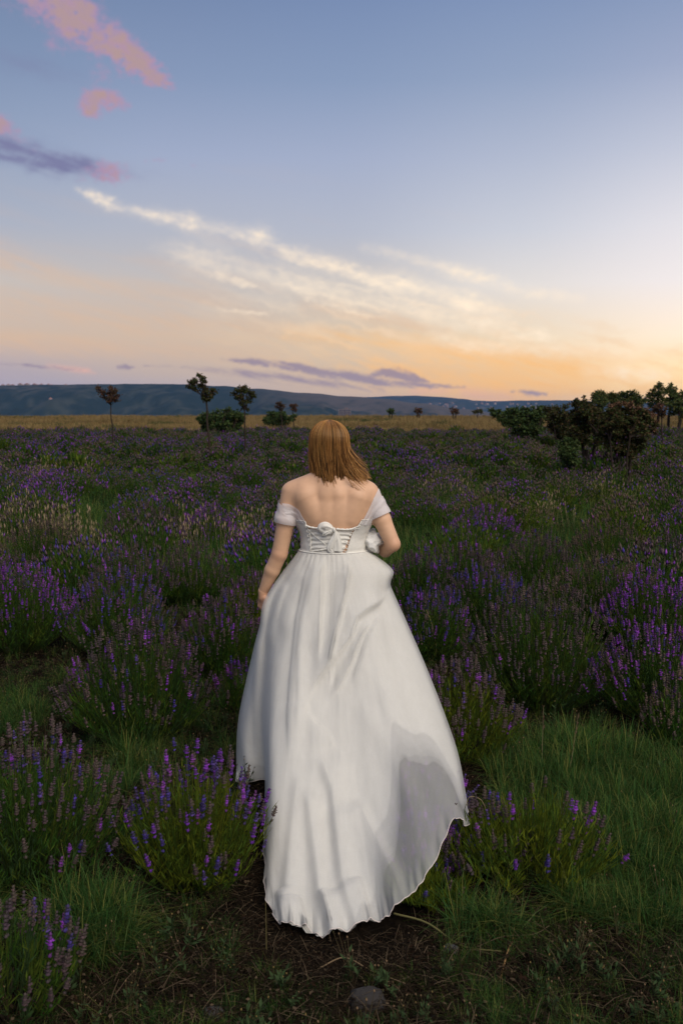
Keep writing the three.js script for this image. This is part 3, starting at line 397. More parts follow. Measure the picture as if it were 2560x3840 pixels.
function nearBush(px, py, R, H, mixName, label, opt = {}) {
  const p = ground(px, py), r = rng(px * 7 + py), o = base('lavender_bush', [p.x, groundH(p.x, p.z), p.z], opt.turn ?? r() * 6.28);
  authored.push([p.x, p.z, R]); tag(o, label, LAV, 'lavender bushes near the path');
  if (opt.spikes) {
    const b = bush({ seed: px + py, R, H, n: opt.n ?? 260, lod: 0, mixName, greens: opt.greens ?? GREENS, bare: opt.bare ?? 0, spikes: true });
    mesh('foliage', b.foliage, M.leaf, o, 'stuff');
    b.placed.sort((a, c) => c[0].y - a[0].y);
    const q = new THREE.Quaternion(), up = V(0, 1, 0);
    b.placed.slice(0, 300).forEach(([T, dir, len, rad, c]) => {
      const kind = c[2] > 3 * c[1] + 0.1 ? (c[0] > 0.18 ? 'v' : 'b') : 'd', k = kind + Math.floor(r() * 3), g = (lib[k] ??= (() => { const gb = new GB(); spike(gb, rng(k.charCodeAt(0) * 9 + +k[1]), V(0, 0, 0), V(0, 1, 0), 0.05, 0.0078, (kind === 'v' ? VIVID : kind === 'b' ? BLUE : DULL)[+k[1]], true); return gb.build(); })());
      const m = mesh('flower_spike', g, M.flower, o); m.position.copy(T); m.quaternion.copy(q.setFromUnitVectors(up, dir)); m.rotateY(r() * 6.28); m.scale.set(rad / 0.0072, len / 0.05, rad / 0.0072);
    });
  } else {
    const size = opt.lod ?? 0, b = bush({ seed: px + py, R, H, n: opt.n ?? (size ? 230 : 330), lod: size, mixName, greens: opt.greens ?? GREENS, bare: opt.bare ?? 0.22 });
    mesh('foliage', b.foliage, M.leaf, o, 'stuff'); mesh('flower_spikes', b.flowers, M.flower, o, 'stuff');
  }
  return o;
}
nearBush(452, 2015, 0.31, 0.5, 'bright', 'low lavender bush with bright magenta-purple spikes left of the train of the dress', { spikes: true, n: 270, greens: YEL, bare: 0.45 });
nearBush(62, 2005, 0.42, 0.56, 'blue', 'dark lavender bush with blue-violet spikes cut by the left edge, above the bottom corner', { spikes: true, n: 330, bare: 0.3 });
nearBush(1215, 2035, 0.3, 0.36, 'green', 'low yellowish lavender bush with only a few violet spikes right of the train', { spikes: true, n: 230, greens: YEL, bare: 0.86 });
nearBush(948, 1880, 0.24, 0.2, 'bright', 'low violet lavender bush inside the train, glimpsed through its sheer lower right', { spikes: true, n: 170, greens: GREENS, bare: 0.1 });
nearBush(978, 1990, 0.23, 0.14, 'bright', 'small green lavender bush half under the lifted right hem of the dress', { spikes: true, n: 260, greens: YEL, bare: 0.1 });
nearBush(985, 2062, 0.2, 0.11, 'green', 'flat green lavender cushion without flowers in front of the lifted right hem', { n: 150, greens: YEL, bare: 0.97 });
nearBush(1118, 2005, 0.19, 0.28, 'dusk', 'small upright lavender clump just right of the tip of the hem', { spikes: true, n: 130, greens: YEL, bare: 0.7 });
nearBush(20, 2330, 0.24, 0.34, 'blue', 'small lavender plant with deep blue spikes in the bottom left corner', { spikes: true, n: 110, bare: 0.2 });
nearBush(1052, 1750, 0.33, 0.52, 'dusk', 'lavender bush with dull and purple spikes touching the right side of the skirt', { spikes: true, n: 290, bare: 0.3, greens: YEL });
nearBush(322, 1690, 0.42, 0.6, 'dusk', 'large rounded lavender bush left of the skirt with purple tips over dark stems', { n: 460 });
nearBush(270, 1500, 0.43, 0.58, 'blue', 'lavender bush with a violet-blue top behind the large rounded one at left', { n: 420 });
nearBush(40, 1495, 0.46, 0.64, 'bright', 'tall bright lilac lavender bush cut by the left edge', { n: 480 });
nearBush(505, 1550, 0.32, 0.52, 'dusk', 'lavender bush with dull violet spikes beside the left edge of the skirt', { n: 330 });
nearBush(300, 1400, 0.42, 0.55, 'dusk', 'lavender bush with a purple-tinged dome, third behind the large rounded one', { n: 380 });
nearBush(440, 1385, 0.36, 0.52, 'dull', 'brownish faded lavender bush left of the lowered hand', { n: 330 });
nearBush(575, 1430, 0.26, 0.44, 'dusk', 'small yellow-green lavender bush right behind the lowered hand', { n: 230, greens: YEL });
nearBush(545, 1640, 0.15, 0.3, 'vivid', 'sprig of purple lavender poking out beside the left edge of the skirt', { n: 60 });
nearBush(110, 1330, 0.5, 0.6, 'grey', 'wide faded grey-green lavender bush behind the bright lilac one', { n: 420 });
nearBush(330, 1275, 0.55, 0.6, 'dull', 'big dark dome of faded lavender left of the bare left arm', { n: 420 });
nearBush(475, 1270, 0.42, 0.56, 'bright', 'bright violet-topped lavender bush beside the upper left arm', { n: 380 });
nearBush(1240, 1625, 0.47, 0.7, 'dull', 'biggest lavender bush right of the skirt, brown-purple spikes over green stems', { n: 560 });
nearBush(1515, 1645, 0.43, 0.52, 'vivid', 'lavender bush with many violet spikes cut by the right edge, nearest there', { n: 430, bare: 0.2 });
nearBush(1490, 1490, 0.42, 0.56, 'bright', 'violet lavender bush at the right edge behind the nearest one', { n: 420 });
nearBush(985, 1520, 0.32, 0.5, 'blue', 'dark lavender bush with blue and violet spikes right beside the skirt', { n: 330 });
nearBush(1120, 1470, 0.4, 0.58, 'blue', 'dark bluish lavender bush behind the biggest bush on the right', { n: 380 });
nearBush(1385, 1450, 0.5, 0.62, 'grey', 'pale greyish faded lavender bush behind the biggest bush on the right', { n: 480 });
nearBush(1065, 1385, 0.42, 0.55, 'dusk', 'lavender bush with scattered violet spikes below the bent right elbow', { n: 380 });
nearBush(960, 1400, 0.36, 0.5, 'dusk', 'lavender bush directly right of the raised fold of the skirt', { n: 330 });
nearBush(1225, 1365, 0.45, 0.6, 'dull', 'faded lavender bush with a dark hollow at its foot in the right field', { n: 420 });
nearBush(1395, 1330, 0.5, 0.6, 'grey', 'grey-topped lavender bush second behind the pale faded one at right', { n: 420 });
nearBush(1545, 1350, 0.46, 0.56, 'dusk', 'violet-tinged lavender bush at the right edge, third from the front', { n: 380 });
nearBush(1105, 1275, 0.5, 0.55, 'bright', 'bright violet-topped lavender bush right of the bent elbow', { n: 420 });
nearBush(1560, 1720, 0.22, 0.4, 'grey', 'sparse withered lavender plant low at the right edge', { n: 120, bare: 0.2 });
// bushes of the middle field: a thing each, in clones of eight kinds; beyond them one mass
{
  const r = rng(909), kinds = ['dull', 'dusk', 'grey', 'dull', 'vivid', 'dusk', 'green', 'blue'].map((m, i) => bush({ seed: 300 + i, R: 0.52, H: 0.58, n: 270, lod: 1, mixName: m, greens: i === 2 || i === 6 ? YEL.concat(GREENS) : GREENS, bare: i === 6 ? 0.8 : i === 2 ? 0.25 : 0.1 }));
  const say = ['faded brownish', 'dusky purple', 'greyish faded', 'brown-purple', 'vivid violet', 'purple-tinged', 'mostly green, barely flowering', 'bluish violet'];
  const protos = kinds.map((k, i) => null), far = kinds.map(() => []), G = 1.0;
  for (let z = -8.4; z > -63; z -= G) for (let x = -0.75 * -z - 5; x < 0.75 * -z + 5; x += G) {
    const X = x + r.in(-0.36, 0.36), Z = z + r.in(-0.36, 0.36), d = -Z, patch = fbm(X * 0.16, Z * 0.16, 4.4, 3), gap = fbm(X * 0.45, Z * 0.3, 1.1, 2);
    const k = Math.min(7, Math.max(0, patch > 0.16 ? r.pick([4, 1, 5, 7]) : patch < -0.14 ? r.pick([2, 2, 0, 6]) : Math.floor(r() * 8))), s = r.in(0.78, 1.18), turn = r() * 6.28, sy = r.in(0.8, 1.15);
    if (gap < -0.17 || r() < 0.1 || d > 57 + 14 * fbm(X * 0.12, 3.3, 1.2, 3)) continue;
    if (d < 13 && authored.some(([ax, az, R]) => Math.hypot(ax - X, az - Z) < R + 0.34)) continue;
    if (Math.hypot(X + 0.05, Z + 4.4) < 1.2 || Math.hypot((X - 1.9) / 1.3, (Z + 9.3) / 0.9) < 1) continue;
    if (d < 20.5 && Math.abs(X) < 0.39 * d + 0.4) {
      let o = protos[k];
      if (!o) { o = protos[k] = base('lavender_bush'); mesh('foliage', kinds[k].foliage, M.leaf, o, 'stuff'); mesh('flower_spikes', kinds[k].flowers, M.flower, o, 'stuff'); tag(o, `${say[k]} lavender bush in the middle of the field, beyond the near bushes`, LAV, `${say[k]} lavender bushes of the middle field`); }
      else o = copy(o);
      o.position.set(X, groundH(X, Z) - 0.02, Z); o.rotation.y = turn; o.scale.set(s, s * sy, s);
    } else far[k].push([X, Z, s, sy, turn]);
  }
  const m4 = new THREE.Matrix4(), q = new THREE.Quaternion(), e = new THREE.Euler(), p = V(), sc = V();
  kinds.forEach((kd, i) => {
    const low = bush({ seed: 500 + i, R: 0.52, H: 0.56, n: 230, lod: 2, mixName: ['dull', 'dusk', 'grey', 'dull', 'vivid', 'dusk', 'green', 'blue'][i], greens: i === 2 || i === 6 ? YEL.concat(GREENS) : GREENS, bare: i === 6 ? 0.8 : 0.2 });
    const im = new THREE.InstancedMesh(low.foliage, M.leaf, far[i].length); im.name = numbered('lavender_field');
    far[i].forEach(([X, Z, s, sy, turn], j) => { m4.compose(p.set(X, groundH(X, Z) - 0.02, Z), q.setFromEuler(e.set(0, turn, 0)), sc.set(s * 1.12, s * sy, s * 1.12)); im.setMatrixAt(j, m4); });
    im.castShadow = im.receiveShadow = true; tag(im, `distant ${say[i]} lavender merging into one mass before the golden grass`, 'lavender', 'distant lavender', 'stuff'); scene.add(im);
  });
}
// ---------- grasses ----------
function tuft(seed, n, len, spread, w, cols, droop) {
  const r = rng(seed), gb = new GB();
  for (let i = 0; i < n; i++) {
    const a = r() * 6.28, L = len * r.in(0.5, 1.1), o = V(Math.cos(a) * spread * r() * 0.4, -0.01, Math.sin(a) * spread * r() * 0.4), b = r() * 6.28, dx = Math.cos(b), dz = Math.sin(b), lean = r.in(0.1, 1) * droop, c = r.pick(cols), v = r.in(0.65, 1.25), col = [c[0] * v, c[1] * v, c[2] * v];
    const P = (t) => V(o.x + dx * L * lean * t * t * 0.9, L * (t - lean * 0.5 * t * t), o.z + dz * L * lean * t * t * 0.9);
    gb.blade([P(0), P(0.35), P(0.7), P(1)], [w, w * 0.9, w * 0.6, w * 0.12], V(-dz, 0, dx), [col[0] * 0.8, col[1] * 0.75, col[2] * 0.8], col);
  }
  return gb.build();
}
function scatter(name, geos, mat, list, label, category, group) { // list: [x, z, scale, yscale, tilt, variant]
  geos.forEach((g, k) => {
    const part = list.filter((l) => l[5] === k); if (!part.length) return;
    const im = new THREE.InstancedMesh(g, mat, part.length), m4 = new THREE.Matrix4(), q = new THREE.Quaternion(), e = new THREE.Euler(), p = V(), s = V(), r = rng(k * 31 + part.length); im.name = numbered(name);
    part.forEach(([x, z, sc, sy, tilt, , lift], j) => { m4.compose(p.set(x, groundH(x, z) + (lift ?? 0), z), q.setFromEuler(e.set(r.n() * tilt, r() * 6.28, r.n() * tilt)), s.set(sc, sc * sy, sc)); im.setMatrixAt(j, m4); });
    im.castShadow = im.receiveShadow = true; tag(im, label, category, group, 'stuff'); scene.add(im);
  });
}
const project = (x, z) => { const y = -EYE, d = y * -SP + z * -CP, u = y * CP + z * -SP; return [784 + (PX * x) / d, 1176 - (PX * u) / d]; };
{
  const r = rng(5150), COOL = [[0.022, 0.062, 0.013], [0.04, 0.09, 0.022], [0.08, 0.13, 0.036]], WARM = [[0.055, 0.09, 0.012], [0.13, 0.14, 0.034], [0.036, 0.07, 0.012]], STRAW = [[0.2, 0.15, 0.08], [0.16, 0.12, 0.07], [0.12, 0.1, 0.05]];
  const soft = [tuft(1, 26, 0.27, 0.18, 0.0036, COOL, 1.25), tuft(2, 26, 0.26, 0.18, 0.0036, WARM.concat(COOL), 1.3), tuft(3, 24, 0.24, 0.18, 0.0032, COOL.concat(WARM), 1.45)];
  // green patches as ellipses of the field: [px, py, half width px, half height px, weight, height]
  const patches = [[1360, 1830, 250, 135, 1, 1], [1480, 2050, 210, 120, 1, 1.05], [1230, 1740, 110, 60, 0.8, 0.8], [200, 2150, 95, 75, 1, 1.15], [330, 1960, 70, 90, 0.5, 0.7], [20, 1650, 80, 55, 0.9, 0.8], [470, 1710, 90, 60, 0.6, 0.8], [170, 1665, 60, 30, 0.6, 0.7], [60, 2230, 120, 110, 0.3, 0.8], [1100, 1965, 60, 60, 0.5, 0.8], [330, 2290, 220, 70, 0.14, 0.8], [1250, 2290, 260, 60, 0.14, 0.9], [940, 2270, 120, 60, 0.1, 0.7], [930, 1260, 60, 30, 0.8, 1]];
  const green = [], thatch = [], sprigs = [];
  const FOOT = [[-0.36, -4.25], [-0.3, -3.1], [-0.22, -2.93], [-0.03, -2.84], [0.2, -2.92], [0.32, -3.1], [0.5, -3.4], [0.55, -4.3], [0.3, -4.85], [-0.3, -4.85]];
  const under = (x, z) => { let c = false; for (let i = 0, j = FOOT.length - 1; i < FOOT.length; j = i++) { const [a, b] = FOOT[i], [d, e] = FOOT[j]; if (b > z !== e > z && x < ((d - a) * (z - b)) / (e - b) + a) c = !c; } return c; };
  for (let i = 0; i < 120000; i++) {
    const z = -1.6 - 6.4 * r() ** 1.25, x = r.in(-0.52, 0.52) * -z + r.in(-0.25, 0.25), [px, py] = project(x, z); if (under(x, z)) continue; const by = under(x / 1.2, (z + 3.85) / 1.18 - 3.85); let w = 0, h = 1;
    for (const [a, b, rx, ry, k, hh] of patches) { const e = ((px - a) / rx) ** 2 + ((py - b) / ry) ** 2; if (e < 1.6) { const f = k * smooth(1.5, 0.5, e + 0.9 * fbm(x * 3, z * 3, 2, 3)) * (0.55 + 0.9 * smooth(-0.2, 0.3, fbm(x * 4.5, z * 4.5, 8, 3))); if (f > w) { w = f; h = hh; } } }
    w = Math.max(w, 0.2 + 0.35 * smooth(0, 0.35, fbm(x * 1.4, z * 1.4, 6, 3)));
    if (by) { if (r() < 0.25) thatch.push([x, z, r.in(0.4, 0.9), 1, 0.1, Math.floor(r() * 3), 0.006]); }
    else if (r() < w * (w < 0.56 ? 0.42 : 0.3)) green.push([x, z, h * r.in(0.45, 1.1) * (0.75 + 0.8 * fbm(x * 2.2, z * 2.2, 5, 3)) * (w < 0.45 ? 0.5 : 1), r.in(0.75, 1.15), 0.16, Math.floor(r() * 3)]);
    else if (r() < 0.1) thatch.push([x, z, r.in(0.5, 1.25), 1, 0.12, Math.floor(r() * 3), 0.006 + 0.03 * r() * r()]);
    else if (r() < 0.006) sprigs.push([x, z, r.in(0.6, 1.1), 1, 0.3, Math.floor(r() * 2)]);
  }
  for (let i = 0; i < 20000; i++) { const z = -8.2 - 16 * r() ** 1.2, x = r.in(-0.5, 0.5) * -z + r.in(-1, 1); const g = fbm(x * 0.4, z * 0.3, 7.7, 3); if (r() < 0.22 + 1.1 * smooth(-0.05, 0.35, g)) green.push([x, z, r.in(0.9, 1.6), r.in(0.8, 1.2), 0.1, r() < 0.7 ? 1 : 0]); }
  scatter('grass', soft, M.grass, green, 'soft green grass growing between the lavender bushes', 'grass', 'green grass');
  // dead stems and leaf litter lying on the soil
  const litter = [0, 1, 2].map((k) => { const q = rng(70 + k), gb = new GB(), cs = [[0.02, 0.014, 0.008], [0.012, 0.008, 0.005], [0.085, 0.06, 0.036], [0.01, 0.0075, 0.005], [0.022, 0.012, 0.007], [0.013, 0.0095, 0.006]]; for (let i = 0; i < 15; i++) { const a = q() * 6.28, L = q.in(0.02, 0.11), o = V(q.n() * 0.06, q.in(0, 0.012), q.n() * 0.06), c = q.pick(cs), d = V(Math.cos(a), q.n() * 0.16, Math.sin(a)), s = V(-d.z, 0, d.x); gb.blade([o, o.clone().addScaledVector(d, L * 0.5).add(V(0, q.in(0, 0.008), 0)), o.clone().addScaledVector(d, L)], [0.0022, 0.002, 0.0012], s, c); if (i % 3 === 0) gb.leaf(o.clone().add(V(q.n() * 0.04, 0.004, q.n() * 0.04)), V(q.n(), 0.2, q.n()).normalize(), V(0, 1, 0.3).normalize(), q.in(0.01, 0.022), 0.005, q.pick(cs)); } return gb.build(); });
  scatter('litter', litter, M.dry, thatch, 'brown dead stems and leaf litter covering the soil', 'litter', 'dry litter');
  const weeds = [0, 1].map((k) => { const q = rng(90 + k), gb = new GB(); for (let i = 0; i < 7; i++) { const a = q() * 6.28, t = V(Math.cos(a) * q.in(0.01, 0.06), q.in(0.06, 0.16), Math.sin(a) * q.in(0.01, 0.06)); gb.tube([V(0, -0.01, 0), t.clone().multiplyScalar(0.5), t], [0.0012, 0.001, 0.0007], 3, k ? [0.09, 0.07, 0.035] : [0.04, 0.06, 0.025]); gb.lump(t, V(0, 1, 0), 0.011, 0.003, 5, i % 3 ? [0.05, 0.045, 0.02] : k ? [0.2, 0.13, 0.07] : [0.2, 0.14, 0.05]); for (let m = 0; m < 3; m++) { const d = V(q.n(), 0.6, q.n()).normalize(); gb.leaf(t.clone().multiplyScalar(q.in(0.2, 0.8)), d, V(0, 1, 0.2).normalize(), 0.03, 0.005, [0.04, 0.065, 0.025]); } } return gb.build(); });
  scatter('weeds', weeds, M.grass, sprigs, 'small weeds with dry seed heads in the bare soil', 'weeds', 'small weeds');
  // the golden grass beyond the lavender, up to the brow
  const gold = [tuft(11, 30, 0.62, 0.9, 0.022, [[0.28, 0.195, 0.08], [0.22, 0.155, 0.065], [0.18, 0.12, 0.05]], 0.5), tuft(12, 30, 0.55, 1.0, 0.024, [[0.22, 0.145, 0.06], [0.17, 0.11, 0.045], [0.15, 0.13, 0.05]], 0.6), tuft(13, 40, 0.6, 0.9, 0.03, [[0.05, 0.075, 0.025], [0.08, 0.09, 0.03], [0.12, 0.1, 0.04]], 0.6)], hay = [];
  for (let i = 0; i < 34000; i++) { const d = 60 + 126 * r() ** 1.3, x = r.in(-0.75, 0.75) * d; hay.push([x, -d, r.in(0.7, 1.25) * (0.8 + 1.1 * fbm(x * 0.06, d * 0.06, 3, 3)), 1, 0.05, fbm(x * 0.09, d * 0.05, 21, 3) > 0.2 + 0.12 * r() ? 2 : fbm(x * 0.06, d * 0.1, 8, 3) > 0 ? 0 : 1]); }
  scatter('golden_grass', gold, M.dry, hay, 'golden dry grass belt between the lavender and the hills', 'grass', 'golden grass');
  // dry bents standing among the bushes left of the path
  const bents = [0, 1].map((k) => { const q = rng(120 + k), gb = new GB(); for (let i = 0; i < 9; i++) { const a = q() * 6.28, H = q.in(0.35, 0.62), t = V(Math.cos(a) * q.in(0.02, 0.14), H, Math.sin(a) * q.in(0.02, 0.14)), o = V(q.n() * 0.07, 0, q.n() * 0.07); t.add(o); gb.tube([o, o.clone().lerp(t, 0.5).add(V(0, 0.03, 0)), t], [0.0016, 0.0014, 0.001], 3, [0.16, 0.14, 0.06], [0.26, 0.2, 0.11]); gb.lump(t, V(0.1, 1, 0).normalize(), 0.075, 0.005, 4, [0.3, 0.22, 0.13]); } return gb.build(); }), bl = [];
  for (const [a, b, rx, n] of [[120, 1300, 130, 16], [430, 1290, 60, 6], [560, 1310, 60, 8], [60, 1250, 70, 8], [1300, 1230, 120, 6], [1440, 1170, 120, 10], [690, 1190, 80, 4], [100, 1130, 160, 14], [1000, 1180, 80, 5]]) for (let i = 0; i < n; i++) { const p = ground(a + r.n() * rx * 0.6, b + r.n() * 14); bl.push([p.x, p.z, r.in(0.8, 1.15), 1, 0.06, Math.floor(r() * 2)]); }
  scatter('dry_bents', bents, M.dry, bl, 'straw-coloured dry grass stalks standing among the lavender bushes', 'grass', 'dry grass stalks');
}
// single stalks, straws and stones that stand out
function stalk(label, pts, rad, col, head, name = 'grass_stalk', cat = 'grass stalk') {
  const o = base(name, pts[0].toArray()), gb = new GB(), c = new THREE.CatmullRomCurve3(pts.map((p) => p.clone().sub(pts[0]))), P = c.getPoints(14);
  gb.tube(P, P.map((_, i) => lerp(rad, rad * 0.6, i / 14)), 5, col); tag(o, label, cat); mesh('stem', gb.build(), M.dry, o);
  if (head) { const hb = new GB(), r = rng(pts[0].x * 1000 + 5), T = P[14].clone().sub(P[12]).normalize(); for (let k = 0; k < 26; k++) { const f = r(), p = P[14].clone().addScaledVector(T, -f * head), a = r() * 6.28, d = V(Math.cos(a) * 0.5, 0.9, Math.sin(a) * 0.5).normalize(); hb.leaf(p, d, V(1, 0.2, 0).normalize(), head * 0.2, head * 0.035, mix3(col, [0.3, 0.15, 0.12], 0.6)); } mesh('seed_head', hb.build(), M.dry, o); }
}
const g0 = (px, py, h = 0) => { const p = ground(px, py); p.y = groundH(p.x, p.z) + h; return p; };
{
  const a = g0(1300, 1810), d = -a.z; stalk('tall reddish grass stalk right of the pair in the green grass', [a, at(1312, 1740, d), at(1327, 1640, d)], 0.0017, [0.2, 0.15, 0.08], 0.1);
  const b = g0(1243, 1800), e = -b.z; stalk('straight grass stalk with a loose reddish head, left of the pair in the grass', [b, at(1244, 1730, e), at(1247, 1625, e)], 0.0017, [0.18, 0.15, 0.08], 0.11);
  const f = g0(1130, 1990), h = -f.z; stalk('dry stalk arching over beside the lifted tip of the hem', [f, at(1122, 1900, h), at(1105, 1838, h), at(1078, 1830, h), at(1070, 1850, h)], 0.002, [0.24, 0.18, 0.1], 0);
  const k = g0(1000, 1530), m = -k.z; stalk('bent yellow grass blade arching right of the skirt among lavender', [k, at(1000, 1480, m), at(990, 1430, m), at(978, 1400, m)], 0.0022, [0.26, 0.22, 0.08], 0);
  const n = g0(612, 2190), q = -n.z; stalk('thin upright weed stalk with a small bud below the left hem corner', [n, at(611, 2120, q), at(610, 2070, q)], 0.0016, [0.12, 0.1, 0.04], 0.02);
  const straws = [[[905, 2110], [980, 2145], [1060, 2185], [1150, 2215], 0.004, [0.17, 0.15, 0.06], 'long greenish straw lying across the soil right of the train'], [[1145, 2270], [1168, 2205], [1175, 2180], [1180, 2150], 0.0035, [0.24, 0.14, 0.06], 'orange-brown broken stem standing out of the litter at bottom right'], [[730, 2232], [790, 2222], [850, 2240], [930, 2290], 0.0024, [0.2, 0.14, 0.08], 'curved dry stem lying below the hem of the train'], [[1090, 2190], [1150, 2180], [1230, 2160], [1260, 2155], 0.002, [0.18, 0.12, 0.08], 'thin brown twig lying on the litter at bottom right'], [[300, 1765], [380, 1772], [430, 1780], [480, 1790], 0.002, [0.16, 0.11, 0.07], 'thin brown twig behind the bright magenta lavender'], [[1480, 1990], [1520, 1996], [1560, 2004], [1600, 2010], 0.0028, [0.25, 0.19, 0.12], 'pale straw lying in the green grass at the right edge']];
  for (const [p0, p1, p2, p3, rad, col, label] of straws) stalk(label, [p0, p1, p2, p3].map((p, i) => g0(...p, 0.012 + 0.02 * (i % 2))), rad, col, 0, 'straw', 'straw');
}
function stone(px, py, R, col, label, seed) {
  const p = g0(px, py), g = new THREE.IcosahedronGeometry(R, 5), a = g.attributes.position, q = V();
  for (let i = 0; i < a.count; i++) { q.fromBufferAttribute(a, i); const n = q.clone().normalize(), k = 1 + 0.42 * fbm(n.x * 1.4 + seed, n.y * 1.4, n.z * 1.4, 3) + 0.12 * fbm(n.x * 6, n.y * 6 + seed, n.z * 6, 3); q.copy(n).multiplyScalar(R * k); a.setXYZ(i, q.x * 1.1, q.y * 0.72, q.z); }
  g.deleteAttribute('uv'); const gg = g.toNonIndexed ? g : g; gg.computeVertexNormals();
  const m = mesh('stone', gg, new THREE.MeshStandardMaterial({ color: new THREE.Color(...col), roughness: 0.95 }), scene); m.position.set(p.x, p.y + R * 0.35, p.z); tag(m, label, 'stone');
}
stone(842, 2322, 0.05, [0.018, 0.0145, 0.012], 'dull brown stone half sunk in litter at the bottom centre', 2.1);
stone(490, 2338, 0.03, [0.045, 0.04, 0.036], 'grey stone at the very bottom, left of the centre stone', 4.4);
stone(1035, 2190, 0.022, [0.05, 0.05, 0.05], 'small grey stone beside the long straw', 5.3);
stone(1235, 1735, 0.025, [0.2, 0.17, 0.16], 'small pinkish pebble in the green grass behind the reddish stalk', 6.7);
stone(1365, 1728, 0.016, [0.16, 0.13, 0.11], 'tiny brown pebble on bare soil below the biggest right bush', 7.9);
stone(1488, 2095, 0.014, [0.3, 0.3, 0.33], 'tiny pale pebble low in the green grass at right', 8.8);
// ---------- the woman ----------
const D0 = 4.45;
const person = base('person', [at(765, 1262, D0).x, 0, -D0]);
tag(person, 'woman seen from behind in an off-shoulder white gown, short golden-brown hair, holding up her skirt', 'person');
const ORI = V(person.position.x, 0, -D0);
const L3 = (px, py, d) => at(px, py, d).sub(ORI);           // pixel and depth to the woman's own axes
const cap = (a, b, ra, rb, sz = 1) => ({ a, b, ra, rb, sz, bx: b.x - a.x, by: b.y - a.y, bz: (b.z - a.z) / sz });
function capDist(c, x, y, z) {
  const px = x - c.a.x, py = y - c.a.y, pz = (z - c.a.z) / c.sz, l = c.bx * c.bx + c.by * c.by + c.bz * c.bz;
  const t = l > 1e-9 ? clamp((px * c.bx + py * c.by + pz * c.bz) / l) : 0;
  return Math.hypot(px - c.bx * t, py - c.by * t, pz - c.bz * t) - lerp(c.ra, c.rb, t);
}
const field = (prims, k = 0.03) => (x, y, z) => { let d = 1e3; for (const c of prims) { const e = capDist(c, x, y, z); if (e > d + k) continue; const h = Math.max(k - Math.abs(d - e), 0) / k; d = Math.min(d, e) - h * h * k * 0.25; } return d; };
function surfaceNets(f, lo, hi, step) {
  const n = [0, 1, 2].map((i) => Math.ceil((hi[i] - lo[i]) / step[i]) + 1), [nx, ny, nz] = n, g = new Float32Array(nx * ny * nz);
  const id = (i, j, k) => i + nx * (j + ny * k);
  // skip far cells: sample coarsely first
  const C = 4, far = Math.hypot(...step) * C * 1.6;
  for (let k = 0; k < nz; k += C) for (let j = 0; j < ny; j += C) for (let i = 0; i < nx; i += C) {
    const cx = Math.min(i + C / 2, nx - 1), cy = Math.min(j + C / 2, ny - 1), cz = Math.min(k + C / 2, nz - 1), d = f(lo[0] + cx * step[0], lo[1] + cy * step[1], lo[2] + cz * step[2]), skip = Math.abs(d) > far;
    for (let c = k; c < Math.min(k + C, nz); c++) for (let b = j; b < Math.min(j + C, ny); b++) for (let a = i; a < Math.min(i + C, nx); a++) g[id(a, b, c)] = skip ? d : f(lo[0] + a * step[0], lo[1] + b * step[1], lo[2] + c * step[2]);
  }
  const idx = new Int32Array(nx * ny * nz).fill(-1), pos = [], tri = [];
  for (let k = 0; k < nz - 1; k++) for (let j = 0; j < ny - 1; j++) for (let i = 0; i < nx - 1; i++) {
    let mask = 0, sx = 0, sy = 0, sz = 0, m = 0; const v = [];
    for (let c = 0; c < 8; c++) { v[c] = g[id(i + (c & 1), j + ((c >> 1) & 1), k + (c >> 2))]; if (v[c] < 0) mask |= 1 << c; }
    if (mask === 0 || mask === 255) continue;
    for (let a = 0; a < 8; a++) for (const bit of [1, 2, 4]) { if (a & bit) continue; const b = a | bit; if ((v[a] < 0) === (v[b] < 0)) continue; const t = v[a] / (v[a] - v[b]); sx += (a & 1) + (bit === 1 ? t : 0); sy += ((a >> 1) & 1) + (bit === 2 ? t : 0); sz += (a >> 2) + (bit === 4 ? t : 0); m++; }
    idx[id(i, j, k)] = pos.length / 3; pos.push(lo[0] + (i + sx / m) * step[0], lo[1] + (j + sy / m) * step[1], lo[2] + (k + sz / m) * step[2]);
  }
  const quad = (a, b, c, d, flip) => { if (a < 0 || b < 0 || c < 0 || d < 0) return; flip ? tri.push(a, c, b, a, d, c) : tri.push(a, b, c, a, c, d); };
  for (let k = 1; k < nz - 1; k++) for (let j = 1; j < ny - 1; j++) for (let i = 1; i < nx - 1; i++) {
    const s = g[id(i, j, k)] < 0;
    if (s !== g[id(i + 1, j, k)] < 0) quad(idx[id(i, j - 1, k - 1)], idx[id(i, j, k - 1)], idx[id(i, j, k)], idx[id(i, j - 1, k)], !s);
    if (s !== g[id(i, j + 1, k)] < 0) quad(idx[id(i - 1, j, k - 1)], idx[id(i - 1, j, k)], idx[id(i, j, k)], idx[id(i, j, k - 1)], !s);
    if (s !== g[id(i, j, k + 1)] < 0) quad(idx[id(i - 1, j - 1, k)], idx[id(i, j - 1, k)], idx[id(i, j, k)], idx[id(i - 1, j, k)], !s);
  }
  const nor = new Float32Array(pos.length), e = 0.002;
  for (let i = 0; i < pos.length; i += 3) { const x = pos[i], y = pos[i + 1], z = pos[i + 2], a = f(x + e, y, z) - f(x - e, y, z), b = f(x, y + e, z) - f(x, y - e, z), c = f(x, y, z + e) - f(x, y, z - e), l = Math.hypot(a, b, c) || 1; nor[i] = a / l; nor[i + 1] = b / l; nor[i + 2] = c / l; }
  const o = new THREE.BufferGeometry(); o.setAttribute('position', new THREE.Float32BufferAttribute(pos, 3)); o.setAttribute('normal', new THREE.BufferAttribute(nor, 3)); o.setIndex(tri); return o;
}
